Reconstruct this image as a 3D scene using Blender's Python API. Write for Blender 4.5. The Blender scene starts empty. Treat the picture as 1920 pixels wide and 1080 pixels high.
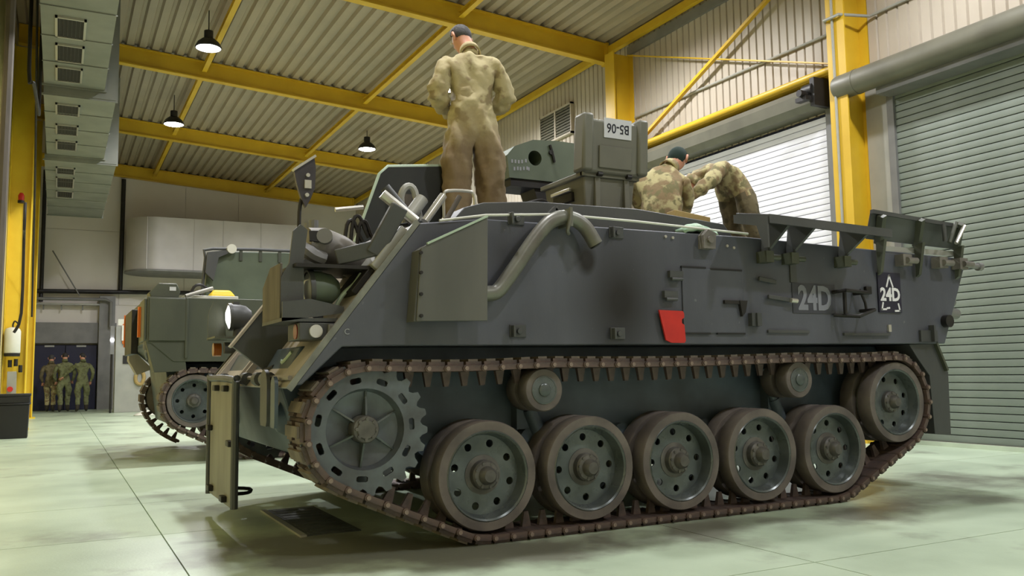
import bpy, bmesh, math, random
from mathutils import Vector, Matrix, noise
random.seed(7)
PI = math.pi
scene = bpy.context.scene
COL = scene.collection

# ------------------------------------------------------------------ camera, world, exposure
cam_d = bpy.data.cameras.new('camera')
cam_d.sensor_width = 36.0
cam_d.lens = 36.0 * 1624.0 / 1920.0
cam_d.clip_end = 200
cam = bpy.data.objects.new('camera', cam_d)
COL.objects.link(cam)
YAW, PITCH, ROLL = 0.4822, 0.0961, -0.0159
def _cam():
    f = Vector((math.sin(YAW) * math.cos(PITCH), math.cos(YAW) * math.cos(PITCH), math.sin(PITCH)))
    r = Vector((math.cos(YAW), -math.sin(YAW), 0))
    u = r.cross(f)
    c, s = math.cos(ROLL), math.sin(ROLL)
    R, U = c * r + s * u, -s * r + c * u
    m = Matrix((R, U, -f)).transposed().to_4x4()
    m.translation = Vector((-2.229, -4.590, 0.9865))
    return m
cam.matrix_world = _cam()
scene.camera = cam
world = bpy.data.worlds.new('world')
scene.world = world
world.use_nodes = True
world.node_tree.nodes['Background'].inputs[0].default_value = (0.5, 0.52, 0.55, 1)
world.node_tree.nodes['Background'].inputs[1].default_value = 0.02
scene.view_settings.view_transform = 'Standard'
scene.view_settings.look = 'None'
scene.view_settings.gamma = 1.0
scene.view_settings.use_curve_mapping = False
scene.view_settings.exposure = 0.15
LENS_GLOW = 30.0           # radiance of the high-bay lamp lenses
LAMP_WATTS = 980.0         # beam of each high-bay lamp
LAMP_COL = (0.975, 0.975, 1.0)

# ------------------------------------------------------------------ helpers
def C(r, g, b):
    def l(c):
        c /= 255.0
        return c / 12.92 if c <= 0.04045 else ((c + 0.055) / 1.055) ** 2.4
    return (l(r), l(g), l(b), 1.0)

class MB:
    def __init__(s): s.v = []; s.f = []
    def add(s, vs, fs):
        n = len(s.v)
        s.v += [tuple(p) for p in vs]
        s.f += [tuple(n + i for i in f) for f in fs]
        return s
    def box(s, x0, x1, y0, y1, z0, z1):
        return s.add([(x0,y0,z0),(x1,y0,z0),(x1,y1,z0),(x0,y1,z0),(x0,y0,z1),(x1,y0,z1),(x1,y1,z1),(x0,y1,z1)],
                     [(0,3,2,1),(4,5,6,7),(0,1,5,4),(1,2,6,5),(2,3,7,6),(3,0,4,7)])
    def hexa(s, p8):
        return s.add(p8, [(0,3,2,1),(4,5,6,7),(0,1,5,4),(1,2,6,5),(2,3,7,6),(3,0,4,7)])
    def bar(s, p, q, w, h, up=(0,0,1)):
        p, q = Vector(p), Vector(q); d = (q - p).normalized(); up = Vector(up)
        sd = d.cross(up)
        if sd.length < 1e-4: sd = d.cross(Vector((1,0,0)))
        sd.normalize(); u = sd.cross(d)
        a, b = sd * (w/2), u * (h/2)
        return s.add([p-a-b,p+a-b,p+a+b,p-a+b,q-a-b,q+a-b,q+a+b,q-a+b],
                     [(0,1,2,3),(4,7,6,5),(0,4,5,1),(1,5,6,2),(2,6,7,3),(3,7,4,0)])
    def prism(s, pts, plane, a, b):
        def m(p, t):
            return {'xz': (p[0], t, p[1]), 'xy': (p[0], p[1], t), 'yz': (t, p[0], p[1])}[plane]
        n = len(pts)
        vs = [m(p, a) for p in pts] + [m(p, b) for p in pts]
        fs = [tuple(range(n))[::-1], tuple(range(n, 2*n))] + [(i, (i+1) % n, n + (i+1) % n, n + i) for i in range(n)]
        return s.add(vs, fs)
    def cyl(s, p, q, r0, r1=None, n=16):
        if r1 is None: r1 = r0
        p, q = Vector(p), Vector(q); d = (q - p).normalized()
        a = d.orthogonal().normalized(); b = d.cross(a)
        vs = []
        for c, r in ((p, r0), (q, r1)):
            for i in range(n):
                t = 2*PI*i/n; vs.append(c + a*(r*math.cos(t)) + b*(r*math.sin(t)))
        fs = [(i, (i+1) % n, n+(i+1) % n, n+i) for i in range(n)] + [tuple(range(n))[::-1], tuple(range(n, 2*n))]
        return s.add(vs, fs)
    def tube(s, path, r, n=8, sm=0, closed=False):
        P = [Vector(p) for p in path]
        if sm: P = spline(P, sm, closed)
        m = len(P); vs = []; prev = None
        for i, p in enumerate(P):
            if closed: d = (P[(i+1) % m] - P[i-1]).normalized()
            else: d = (P[min(i+1, m-1)] - P[max(i-1, 0)]).normalized()
            if prev is None: a = d.orthogonal().normalized()
            else:
                a = prev - d * prev.dot(d)
                a = a.normalized() if a.length > 1e-6 else d.orthogonal().normalized()
            prev = a; b = d.cross(a)
            rr = r[i] if isinstance(r, (list, tuple)) else r
            for k in range(n):
                t = 2*PI*k/n; vs.append(p + a*(rr*math.cos(t)) + b*(rr*math.sin(t)))
        fs = []
        for i in range(m if closed else m-1):
            j = (i+1) % m
            for k in range(n):
                k2 = (k+1) % n
                fs.append((i*n+k, i*n+k2, j*n+k2, j*n+k))
        if not closed: fs += [tuple(range(n))[::-1], tuple(range((m-1)*n, m*n))]
        return s.add(vs, fs)
    def lathe(s, prof, o, axis=(0,1,0), n=32, closed=True):
        o = Vector(o); d = Vector(axis).normalized(); a = d.orthogonal().normalized(); b = d.cross(a)
        vs = []; m = len(prof)
        for r, h in prof:
            for i in range(n):
                t = 2*PI*i/n; vs.append(o + d*h + a*(r*math.cos(t)) + b*(r*math.sin(t)))
        fs = []
        for j in range(m if closed else m-1):
            j2 = (j+1) % m
            for i in range(n):
                i2 = (i+1) % n; fs.append((j*n+i, j*n+i2, j2*n+i2, j2*n+i))
        if not closed:
            if prof[0][0] > 1e-5: fs.append(tuple(range(n))[::-1])
            if prof[-1][0] > 1e-5: fs.append(tuple(range((m-1)*n, m*n)))
        return s.add(vs, fs)
    def ball(s, c, r, n=16, m=10, sc=(1,1,1)):
        vs = [(c[0], c[1], c[2] - r*sc[2])]; fs = []
        for j in range(1, m):
            ph = -PI/2 + PI*j/m
            for i in range(n):
                t = 2*PI*i/n
                vs.append((c[0]+r*sc[0]*math.cos(ph)*math.cos(t), c[1]+r*sc[1]*math.cos(ph)*math.sin(t), c[2]+r*sc[2]*math.sin(ph)))
        vs.append((c[0], c[1], c[2] + r*sc[2])); L = len(vs)-1
        for i in range(n):
            i2 = (i+1) % n
            fs.append((0, 1+i2, 1+i)); fs.append((L, 1+(m-2)*n+i, 1+(m-2)*n+i2))
            for j in range(m-2): fs.append((1+j*n+i, 1+j*n+i2, 1+(j+1)*n+i2, 1+(j+1)*n+i))
        return s.add(vs, fs)
    def mesh(s, name, mat, smooth=True, ang=35):
        me = bpy.data.meshes.new(name)
        me.from_pydata([tuple(p) for p in s.v], [], s.f)
        bm = bmesh.new(); bm.from_mesh(me)
        bmesh.ops.recalc_face_normals(bm, faces=bm.faces)
        bm.to_mesh(me); bm.free()
        finish(me, mat, smooth, ang)
        return me
    def build(s, name, mat, parent=None, origin=None, smooth=True, bevel=0, ang=35):
        o_ = Vector(origin) if origin else Vector((0,0,0))
        if origin: s.v = [tuple(Vector(p) - o_) for p in s.v]
        o = link(name, s.mesh(name, mat, smooth, ang), parent)
        o.location = o_
        if bevel:
            b = o.modifiers.new('bevel', 'BEVEL'); b.width = bevel; b.segments = 2; b.limit_method = 'ANGLE'; b.angle_limit = math.radians(40)
        return o

def finish(me, mat, smooth=True, ang=35):
    if mat is not None:
        me.materials.clear()
        me.materials.append(mat)
    if smooth and len(me.polygons):
        me.polygons.foreach_set('use_smooth', [True]*len(me.polygons))
        me.set_sharp_from_angle(angle=math.radians(ang))
    me.update()

def link(name, me, parent=None):
    o = bpy.data.objects.new(name, me); COL.objects.link(o)
    if parent is not None: o.parent = parent
    return o
def tag(o, label=None, cat=None, group=None, kind=None):
    if label: o['label'] = label
    if cat: o['category'] = cat
    if group: o['group'] = group
    if kind: o['kind'] = kind
    return o
def thing(name, label, cat, loc=(0,0,0), group=None, rz=0):
    o = link(name, None); o.location = loc; o.rotation_euler.z = rz; o.empty_display_size = 0.1
    return tag(o, label, cat, group)
def spline(P, k, closed=False):
    out = []; m = len(P)
    for i in range(m if closed else m-1):
        p0 = P[i-1] if (i > 0 or closed) else P[i]; p1 = P[i]; p2 = P[(i+1) % m]
        p3 = P[(i+2) % m] if (closed or i+2 < m) else P[-1]
        for j in range(k):
            t = j/k; t2 = t*t; t3 = t2*t
            out.append(0.5*((2*p1) + (p2-p0)*t + (2*p0-5*p1+4*p2-p3)*t2 + (3*p1-p0-3*p2+p3)*t3))
    if not closed: out.append(P[-1])
    return out
def eval_mesh(o, name):
    bpy.context.view_layer.update()
    dg = bpy.context.evaluated_depsgraph_get()
    me = bpy.data.meshes.new_from_object(o.evaluated_get(dg))
    me.name = name
    d = o.data
    bpy.data.objects.remove(o)
    return me
def plate_mesh(name, outline, holes, t, mat):
    """flat plate with real holes, drawn in x,z, thickness along y (0..t)"""
    cu = bpy.data.curves.new('tmp', 'CURVE'); cu.dimensions = '2D'; cu.fill_mode = 'BOTH'; cu.extrude = t/2
    for pts in [outline] + holes:
        sp = cu.splines.new('POLY'); sp.points.add(len(pts)-1); sp.use_cyclic_u = True
        for i, p in enumerate(pts): sp.points[i].co = (p[0], p[1], 0, 1)
    o = link('tmp', cu); me = eval_mesh(o, name)
    me.transform(Matrix(((1,0,0,0),(0,0,1,t/2),(0,1,0,0),(0,0,0,1))))
    bm = bmesh.new(); bm.from_mesh(me)
    bmesh.ops.remove_doubles(bm, verts=bm.verts, dist=1e-5)
    bmesh.ops.recalc_face_normals(bm, faces=bm.faces); bm.to_mesh(me); bm.free()
    finish(me, mat, True, 30)
    return me
def text_mesh(name, body, size, mat, extrude=0.001, bold=0.0):
    cu = bpy.data.curves.new('tmp', 'FONT'); cu.body = body; cu.size = size; cu.extrude = extrude
    cu.align_x = 'CENTER'; cu.align_y = 'CENTER'; cu.offset = bold; cu.resolution_u = 3
    o = link('tmp', cu); me = eval_mesh(o, name); finish(me, mat, False)
    return me
def circ(r, n=24, cx=0, cz=0, rx=1, rz=1, a0=0):
    return [(cx + r*rx*math.cos(a0+2*PI*i/n), cz + r*rz*math.sin(a0+2*PI*i/n)) for i in range(n)]

# ------------------------------------------------------------------ materials
MATS = {}
def mat(name, col, rough=0.55, metal=0.0, col2=None, scale=4.0, amt=0.5, bump=0.0, bscale=40.0, stretch=None, detail=6, lo=0.35, hi=0.65, spec=0.5):
    m = bpy.data.materials.new(name); m.use_nodes = True; nt = m.node_tree; N = nt.nodes; L = nt.links
    b = N['Principled BSDF']
    b.inputs['Base Color'].default_value = col; b.inputs['Roughness'].default_value = rough; b.inputs['Metallic'].default_value = metal
    b.inputs['Specular IOR Level'].default_value = spec
    tc = N.new('ShaderNodeTexCoord'); mp = N.new('ShaderNodeMapping'); L.new(tc.outputs['Object'], mp.inputs['Vector'])
    if stretch: mp.inputs['Scale'].default_value = stretch
    if col2 is not None:
        nz = N.new('ShaderNodeTexNoise'); nz.inputs['Scale'].default_value = scale; nz.inputs['Detail'].default_value = detail
        L.new(mp.outputs[0], nz.inputs['Vector'])
        mr = N.new('ShaderNodeMapRange'); mr.inputs[1].default_value = lo; mr.inputs[2].default_value = hi
        mr.inputs[3].default_value = 0; mr.inputs[4].default_value = amt
        L.new(nz.outputs['Fac'], mr.inputs[0])
        mx = N.new('ShaderNodeMix'); mx.data_type = 'RGBA'
        mx.inputs[6].default_value = col; mx.inputs[7].default_value = col2
        L.new(mr.outputs[0], mx.inputs[0]); L.new(mx.outputs[2], b.inputs['Base Color'])
        mr2 = N.new('ShaderNodeMapRange'); mr2.inputs[3].default_value = max(0.05, rough-0.1); mr2.inputs[4].default_value = min(1, rough+0.1)
        L.new(nz.outputs['Fac'], mr2.inputs[0]); L.new(mr2.outputs[0], b.inputs['Roughness'])
    if bump:
        n2 = N.new('ShaderNodeTexNoise'); n2.inputs['Scale'].default_value = bscale; n2.inputs['Detail'].default_value = 4
        L.new(mp.outputs[0], n2.inputs['Vector'])
        bp = N.new('ShaderNodeBump'); bp.inputs['Strength'].default_value = bump; bp.inputs['Distance'].default_value = 0.01
        L.new(n2.outputs['Fac'], bp.inputs['Height']); L.new(bp.outputs[0], b.inputs['Normal'])
    MATS[name] = m
    return m
def emit(name, col, strength):
    m = bpy.data.materials.new(name); m.use_nodes = True; b = m.node_tree.nodes['Principled BSDF']
    b.inputs['Base Color'].default_value = (0.8, 0.8, 0.8, 1)
    b.inputs['Emission Color'].default_value = col; b.inputs['Emission Strength'].default_value = strength
    return m

M_floor = mat('concrete floor', C(196, 208, 184), 0.42, 0, C(150, 160, 142), 0.9, 0.8, 0.12, 60, lo=0.38, hi=0.68)
M_slab = mat('concrete slab', C(204, 221, 194), 0.34, 0, C(160, 177, 152), 0.8, 0.85, 0.10, 60, lo=0.40, hi=0.70)
M_roof = mat('roof deck sheet', C(164, 150, 128), 0.55, 0, C(150, 140, 122), 1.2, 0.6)
M_wallsheet = mat('wall cladding sheet', C(186, 176, 160), 0.55, 0, C(164, 154, 138), 1.0, 0.5)
M_wallblock = mat('painted block wall', C(222, 216, 210), 0.65, 0, C(206, 200, 192), 0.8, 0.5, 0.1, 30)
M_wallleft = mat('left wall paint', C(204, 188, 128), 0.7, 0, C(188, 170, 112), 1.0, 0.5)
M_yellow = mat('yellow steel paint', C(212, 174, 40), 0.45, 0, C(196, 156, 28), 2.0, 0.7)
M_yellowL = mat('bright yellow column paint', C(244, 212, 60), 0.42, 0, C(228, 192, 44), 2.0, 0.7)
M_slat = mat('shutter slat steel', C(126, 134, 124), 0.45, 0.1, C(108, 117, 106), 1.4, 0.7)
M_slatlit = mat('lamplit shutter slat', C(228, 228, 234), 0.42, 0.0, C(214, 214, 222), 1.4, 0.6)  # slat colour whitened to carry the strong lamplight on this shutter
M_barrel = mat('barrel housing', C(108, 106, 92), 0.5, 0.1, C(88, 86, 74), 2.0, 0.7)
M_grey = mat('grey metal', C(128, 128, 126), 0.5, 0.2, C(108, 108, 108), 3, 0.6)
M_lgrey = mat('light grey sheet metal', C(172, 172, 164), 0.45, 0.25, C(150, 152, 146), 2, 0.7)
M_duct = mat('galvanised duct', C(138, 140, 132), 0.5, 0.2, C(118, 122, 114), 1.5, 0.8)
M_ductR = mat('rear duct sheet', C(196, 192, 190), 0.42, 0.2, C(178, 174, 172), 1.2, 0.7)
M_dark = mat('dark metal', C(44, 42, 40), 0.5, 0.3, C(30, 28, 28), 6, 0.6)
M_black = mat('black plastic', C(26, 27, 30), 0.45, 0, C(18, 18, 20), 4, 0.5)
M_hole = mat('dark grille inside', C(40, 38, 34), 0.8)
M_blue = mat('dark blue door paint', C(24, 26, 58), 0.5, 0, C(18, 18, 42), 2, 0.6)
M_white = mat('white enamel', C(226, 226, 214), 0.4, 0, C(206, 206, 194), 6, 0.4)
M_cream = mat('cream label', C(206, 208, 214), 0.6)
M_ink = mat('black ink', C(26, 26, 40), 0.7)
M_orange = mat('orange reflector', C(240, 120, 40), 0.4)
M_red = mat('red painted bracket', C(206, 44, 34), 0.5, 0, C(172, 30, 26), 8, 0.5)
M_redlens = mat('red lens', C(130, 40, 34), 0.2)
M_amber = mat('amber lens', C(150, 84, 30), 0.2)
M_glass = mat('lamp glass', C(206, 206, 202), 0.08, 0.2)
M_heademit = emit('emissive headlamp glass', (1.0, 0.98, 0.92, 1), 3.0)  # white emission for the far headlamp lens
M_mirror = mat('mirror back', C(70, 66, 70), 0.4, 0.2, C(46, 44, 46), 20, 0.5)

def add_stains(m, spots, col, thr=(0.50, 0.66), amt=0.75):
    nt = m.node_tree; N = nt.nodes; L = nt.links; b = N['Principled BSDF']
    src = b.inputs['Base Color'].links[0].from_socket
    tc = N.new('ShaderNodeTexCoord')
    nz = N.new('ShaderNodeTexNoise'); nz.inputs['Scale'].default_value = 1.1; nz.inputs['Detail'].default_value = 7; nz.inputs['Roughness'].default_value = 0.6
    L.new(tc.outputs['Object'], nz.inputs['Vector'])
    acc = nz.outputs['Fac']
    for (x, y, sx, sy, k) in spots:
        mp = N.new('ShaderNodeMapping'); mp.vector_type = 'TEXTURE'; mp.inputs['Location'].default_value = (x, y, 0); mp.inputs['Scale'].default_value = (sx, sy, 1)
        L.new(tc.outputs['Object'], mp.inputs['Vector'])
        g = N.new('ShaderNodeTexGradient'); g.gradient_type = 'SPHERICAL'; L.new(mp.outputs[0], g.inputs[0])
        ma = N.new('ShaderNodeMath'); ma.operation = 'MULTIPLY_ADD'; ma.inputs[1].default_value = k
        L.new(g.outputs['Fac'], ma.inputs[0]); L.new(acc, ma.inputs[2]); acc = ma.outputs[0]
    mr = N.new('ShaderNodeMapRange'); mr.inputs[1].default_value = thr[0]; mr.inputs[2].default_value = thr[1]; mr.inputs[4].default_value = amt
    L.new(acc, mr.inputs[0])
    mx = N.new('ShaderNodeMix'); mx.data_type = 'RGBA'; mx.inputs[7].default_value = col
    L.new(mr.outputs[0], mx.inputs[0]); L.new(src, mx.inputs[6]); L.new(mx.outputs[2], b.inputs['Base Color'])
# oil and tyre-mark stains trodden into the slabs
add_stains(M_slab, [(-0.9, 0.55, 1.0, 1.3, 0.30), (-0.2, 0.0, 1.2, 0.9, 0.25), (2.0, -0.35, 3.0, 0.5, 0.22), (4.6, 0.1, 1.6, 1.2, 0.22), (-0.5, 8.4, 1.5, 1.6, 0.15)], C(104, 101, 90), (0.56, 0.76), 0.85)

# vehicle paints
def hull_paint(name, c1, c2, soot=False):
    m = mat(name, c1, 0.46, 0.0, c2, 2.2, 0.9, 0.06, 90, stretch=(1, 1, 0.45), detail=8, lo=0.3, hi=0.7)
    if soot:
        nt = m.node_tree; N = nt.nodes; L = nt.links; b = N['Principled BSDF']
        src = b.inputs['Base Color'].links[0].from_socket
        tc = N.new('ShaderNodeTexCoord')
        fac = None
        for (cx, cz, sx, sz, k) in ((0.96, 1.42, 0.46, 0.62, 1.15), (0.71, 1.68, 0.12, 0.16, 1.5), (0.12, 1.70, 0.24, 0.3, 0.6), (1.15, 1.25, 0.5, 0.3, 0.5)):
            mp = N.new('ShaderNodeMapping'); mp.vector_type = 'TEXTURE'
            mp.inputs['Location'].default_value = (cx, 0, cz); mp.inputs['Scale'].default_value = (sx, 3, sz)
            L.new(tc.outputs['Object'], mp.inputs['Vector'])
            g = N.new('ShaderNodeTexGradient'); g.gradient_type = 'SPHERICAL'; L.new(mp.outputs[0], g.inputs[0])
            mu = N.new('ShaderNodeMath'); mu.operation = 'MULTIPLY'; mu.inputs[1].default_value = k; mu.use_clamp = True
            L.new(g.outputs['Fac'], mu.inputs[0])
            if fac is None: fac = mu.outputs[0]
            else:
                mm = N.new('ShaderNodeMath'); mm.operation = 'MAXIMUM'; L.new(fac, mm.inputs[0]); L.new(mu.outputs[0], mm.inputs[1]); fac = mm.outputs[0]
        mx = N.new('ShaderNodeMix'); mx.data_type = 'RGBA'; mx.inputs[7].default_value = C(22, 21, 21)
        L.new(fac, mx.inputs[0]); L.new(src, mx.inputs[6]); L.new(mx.outputs[2], b.inputs['Base Color'])
        # scratches and bright chips
        nz = N.new('ShaderNodeTexNoise'); nz.inputs['Scale'].default_value = 26; nz.inputs['Detail'].default_value = 3
        L.new(tc.outputs['Object'], nz.inputs['Vector'])
        mr = N.new('ShaderNodeMapRange'); mr.inputs[1].default_value = 0.70; mr.inputs[2].default_value = 0.76; mr.inputs[4].default_value = 0.45
        L.new(nz.outputs['Fac'], mr.inputs[0])
        mx2 = N.new('ShaderNodeMix'); mx2.data_type = 'RGBA'; mx2.inputs[7].default_value = C(128, 130, 134)
        L.new(mr.outputs[0], mx2.inputs[0]); L.new(mx.outputs[2], mx2.inputs[6]); L.new(mx2.outputs[2], b.inputs['Base Color'])
    return m
M_hull = hull_paint('dark grey green hull paint', C(90, 93, 103), C(68, 70, 78), True)
M_hull2 = hull_paint('dark grey fittings paint', C(80, 82, 82), C(60, 62, 62))
M_glacis = hull_paint('lamplit dusty glacis paint', C(182, 174, 164), C(132, 126, 116))  # light falling on the sloping nose is painted in as a paler colour
M_olive = hull_paint('olive green vehicle paint', C(80, 84, 70), C(64, 68, 56))
M_shield = mat('silencer shield paint', C(100, 100, 95), 0.5, 0.1, C(82, 83, 79), 3, 0.8, stretch=(1, 1, 0.3))
M_pipe = mat('exhaust pipe', C(120, 122, 112), 0.42, 0.4, C(92, 84, 80), 6, 0.8)
M_lower = mat('lower hull paint', C(80, 94, 106), 0.45, 0, C(56, 64, 70), 2.5, 0.9)
M_tyre = mat('dusty rubber tyre', C(114, 106, 99), 0.7, 0, C(82, 76, 73), 5, 0.9, 0.1, 60)
M_rim = mat('wheel rim paint', C(100, 107, 106), 0.28, 0.25, C(72, 79, 78), 6, 0.9)
M_hub = mat('hub grease', C(106, 104, 98), 0.42, 0.2, C(76, 74, 70), 12, 0.9)
M_track = mat('rusty track steel', C(108, 90, 82), 0.55, 0.25, C(76, 68, 66), 12, 0.9, 0.15, 80)
M_pad = mat('worn track pad', C(120, 110, 96), 0.7, 0, C(92, 84, 76), 10, 0.8)
M_pin = mat('bright track pin', C(140, 124, 114), 0.4, 0.4)
M_sprk = mat('sprocket steel', C(100, 108, 112), 0.4, 0.25, C(80, 82, 84), 7, 0.9)
M_green = mat('crane green paint', C(98, 110, 90), 0.5, 0, C(82, 94, 76), 3, 0.8)
M_hatchg = mat('hatch inside', C(40, 44, 38), 0.6, 0, C(28, 30, 28), 4, 0.8)
M_edge = mat('worn pale edge', C(176, 196, 176), 0.4, 0.1)
M_edge2 = mat('worn hull edge', C(132, 134, 124), 0.45, 0.1, C(100, 102, 98), 9, 0.8)
M_plate = mat('lamplit tan plate', C(142, 138, 122), 0.55, 0, C(116, 112, 98), 4, 0.8, stretch=(1, 1, 0.3))  # shield colour made lighter, light on the front plate painted in
M_unit = mat('pale grey cast unit', C(126, 122, 114), 0.5, 0, C(92, 88, 84), 8, 0.8)
M_cover = mat('drain cover steel', C(86, 90, 84), 0.5, 0.2, C(66, 68, 66), 8, 0.7)
M_steel = mat('bare steel tube', C(196, 194, 184), 0.3, 0.6)
M_decal = mat('navy sign board', C(34, 33, 52), 0.5)
M_decal2 = mat('faded navy patch', C(66, 67, 76), 0.5, 0, C(58, 60, 68), 6, 0.6)
M_wht = mat('white stencil paint', C(232, 232, 236), 0.6)
M_wht3 = mat('very faded stencil paint', C(128, 130, 140), 0.6)
M_wht2 = mat('faded stencil paint', C(150, 152, 158), 0.6)
M_rope = mat('pale rope', C(206, 208, 196), 0.6)
M_case = mat('grey green transit case', C(112, 112, 100), 0.5, 0, C(98, 98, 88), 4, 0.6)
M_wood = mat('tan board', C(176, 152, 96), 0.7, 0, C(156, 132, 80), 8, 0.6)
M_cloth = mat('mint cloth', C(206, 226, 206), 0.8, 0, C(130, 170, 140), 14, 0.9)
M_brown = mat('muddy panel', C(92, 84, 72), 0.6, 0, C(70, 64, 56), 5, 0.8, stretch=(3, 3, 0.4))

# cloth and skin
def camo(name, c1, c2, c3, sc):
    m = mat(name, c1, 0.8, 0, c2, sc, 1.0, 0.5, 16, lo=0.46, hi=0.56, detail=3)
    nt = m.node_tree; N = nt.nodes; L = nt.links; b = N['Principled BSDF']
    src = b.inputs['Base Color'].links[0].from_socket
    tc = N.new('ShaderNodeTexCoord'); mp = N.new('ShaderNodeMapping'); mp.inputs['Location'].default_value = (7, 3, 5)
    L.new(tc.outputs['Object'], mp.inputs['Vector'])
    nz = N.new('ShaderNodeTexNoise'); nz.inputs['Scale'].default_value = sc*1.3; nz.inputs['Detail'].default_value = 3
    L.new(mp.outputs[0], nz.inputs['Vector'])
    mr = N.new('ShaderNodeMapRange'); mr.inputs[1].default_value = 0.55; mr.inputs[2].default_value = 0.62; L.new(nz.outputs['Fac'], mr.inputs[0])
    mx = N.new('ShaderNodeMix'); mx.data_type = 'RGBA'; mx.inputs[7].default_value = c3
    L.new(mr.outputs[0], mx.inputs[0]); L.new(src, mx.inputs[6]); L.new(mx.outputs[2], b.inputs['Base Color'])
    return m
M_coverall = camo('tan coverall cloth', C(182, 170, 128), C(166, 152, 112), C(148, 132, 96), 7)
def fade_down(m, z_hi, z_lo, col, amt):
    nt = m.node_tree; N = nt.nodes; L = nt.links; b = N['Principled BSDF']; src = b.inputs['Base Color'].links[0].from_socket
    tc = N.new('ShaderNodeTexCoord'); sx = N.new('ShaderNodeSeparateXYZ'); L.new(tc.outputs['Object'], sx.inputs[0])
    mr = N.new('ShaderNodeMapRange'); mr.inputs[1].default_value = z_hi; mr.inputs[2].default_value = z_lo; mr.inputs[3].default_value = 0; mr.inputs[4].default_value = amt
    L.new(sx.outputs['Z'], mr.inputs[0])
    mx = N.new('ShaderNodeMix'); mx.data_type = 'RGBA'; mx.inputs[7].default_value = col
    L.new(mr.outputs[0], mx.inputs[0]); L.new(src, mx.inputs[6]); L.new(mx.outputs[2], b.inputs['Base Color'])
fade_down(M_coverall, 0.92, 0.70, C(124, 104, 78), 0.8)      # browner cloth below the seat
M_trouser = camo('brown camouflage trousers', C(154, 136, 104), C(130, 112, 86), C(122, 110, 80), 8)
M_camo = camo('desert camouflage cloth', C(186, 176, 128), C(140, 120, 86), C(122, 116, 78), 10)
M_greencam = camo('green uniform cloth', C(118, 122, 84), C(102, 106, 70), C(92, 90, 62), 10)
M_browncam = camo('brown uniform cloth', C(118, 108, 78), C(100, 90, 64), C(86, 80, 56), 10)
M_skin = mat('skin', C(206, 150, 122), 0.5, 0, C(190, 132, 106), 8, 0.5)
M_hair = mat('dark hair', C(34, 32, 30), 0.7, 0, C(54, 48, 44), 60, 0.6, 0.4, 120)
M_hair2 = mat('greying hair', C(70, 68, 66), 0.7, 0, C(44, 42, 40), 60, 0.6, 0.4, 120)
M_beret = mat('dark green knitted cap', C(30, 50, 44), 0.85)
M_boot = mat('dark boots', C(58, 50, 40), 0.6, 0, C(40, 34, 28), 8, 0.6)
M_lamp = emit('lamp lens glow', (*LAMP_COL, 1), LENS_GLOW)

# ------------------------------------------------------------------ the hall
XL, XR, YN, YF = -3.20, 7.45, -9.0, 26.4
def zbeam(x): return 7.60 - 0.065*(x + 1.0)        # underside of the roof beams
def zroof(x): return zbeam(x) + 0.42

# floor: a base with real slabs, joints recessed between them
floor = MB().box(XL-0.1, XR+0.1, YN-0.1, YF+0.1, -0.20, -0.025).build('floor', M_floor)
tag(floor, kind='structure')
xs = [-3.2, -1.62, 1.2, 4.0, 7.45]
ys = [-9.0, -6.7, -3.9, -1.3, 1.38, 2.92, 5.7, 8.5, 11.3, 14.1, 16.9, 19.7, 22.5, 26.4]
for i in range(len(xs)-1):
    for j in range(len(ys)-1):
        g = 0.004
        c = ((xs[i]+xs[i+1])/2, (ys[j]+ys[j+1])/2, 0)
        MB().box(xs[i]+g, xs[i+1]-g, ys[j]+g, ys[j+1]-g, -0.03, 0).build('slab', M_slab, floor, smooth=False)

# roof deck, ribs running away from the camera
def deck():
    b = MB(); pr = []
    x = XL - 0.2; k = 0
    while x < XR + 0.35:
        z = zroof(x)
        pr += [(x, z), (x+0.13, z - 0.008), (x+0.165, z+0.055), (x+0.215, z+0.052)]
        x += 0.25
    n = len(pr)
    vs = [(p[0], YN-0.1, p[1]) for p in pr] + [(p[0], YF+0.1, p[1]) for p in pr]
    b.add(vs, [(i, i+1, n+i+1, n+i) for i in range(n-1)])
    o = b.build('ceiling', M_roof, smooth=False)
    s = o.modifiers.new('thickness', 'SOLIDIFY'); s.thickness = 0.02; s.offset = 1
    return tag(o, kind='structure')
deck()

# right-hand wall: vertical ribbed cladding above the shutters and full height beyond
def clad(b, y0, y1, z0, z1):
    pr = []; y = y0
    while y < y1 - 0.001:
        for dy, dx in ((0, 0), (0.105, 0), (0.122, 0.035), (0.146, 0.035)):
            if y+dy <= y1: pr.append((XR+dx, y+dy))
        y += 0.163
    pr.append((XR, y1)); n = len(pr)
    vs = [(p[0], p[1], z0) for p in pr] + [(p[0], p[1], z1) for p in pr]
    b.add(vs, [(i, i+1, n+i+1, n+i) for i in range(n-1)])
wb = MB()
clad(wb, -9.0, -1.9, 0, 7.5); clad(wb, -1.9, 3.45, 4.55, 7.5); clad(wb, 3.45, 8.8, 4.6, 7.5); clad(wb, 8.8, 26.4, 0, 7.5)
wr = wb.build('wall_right', M_wallsheet, smooth=False)
s = wr.modifiers.new('thickness', 'SOLIDIFY'); s.thickness = 0.02; s.offset = -1
tag(wr, kind='structure')
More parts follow.
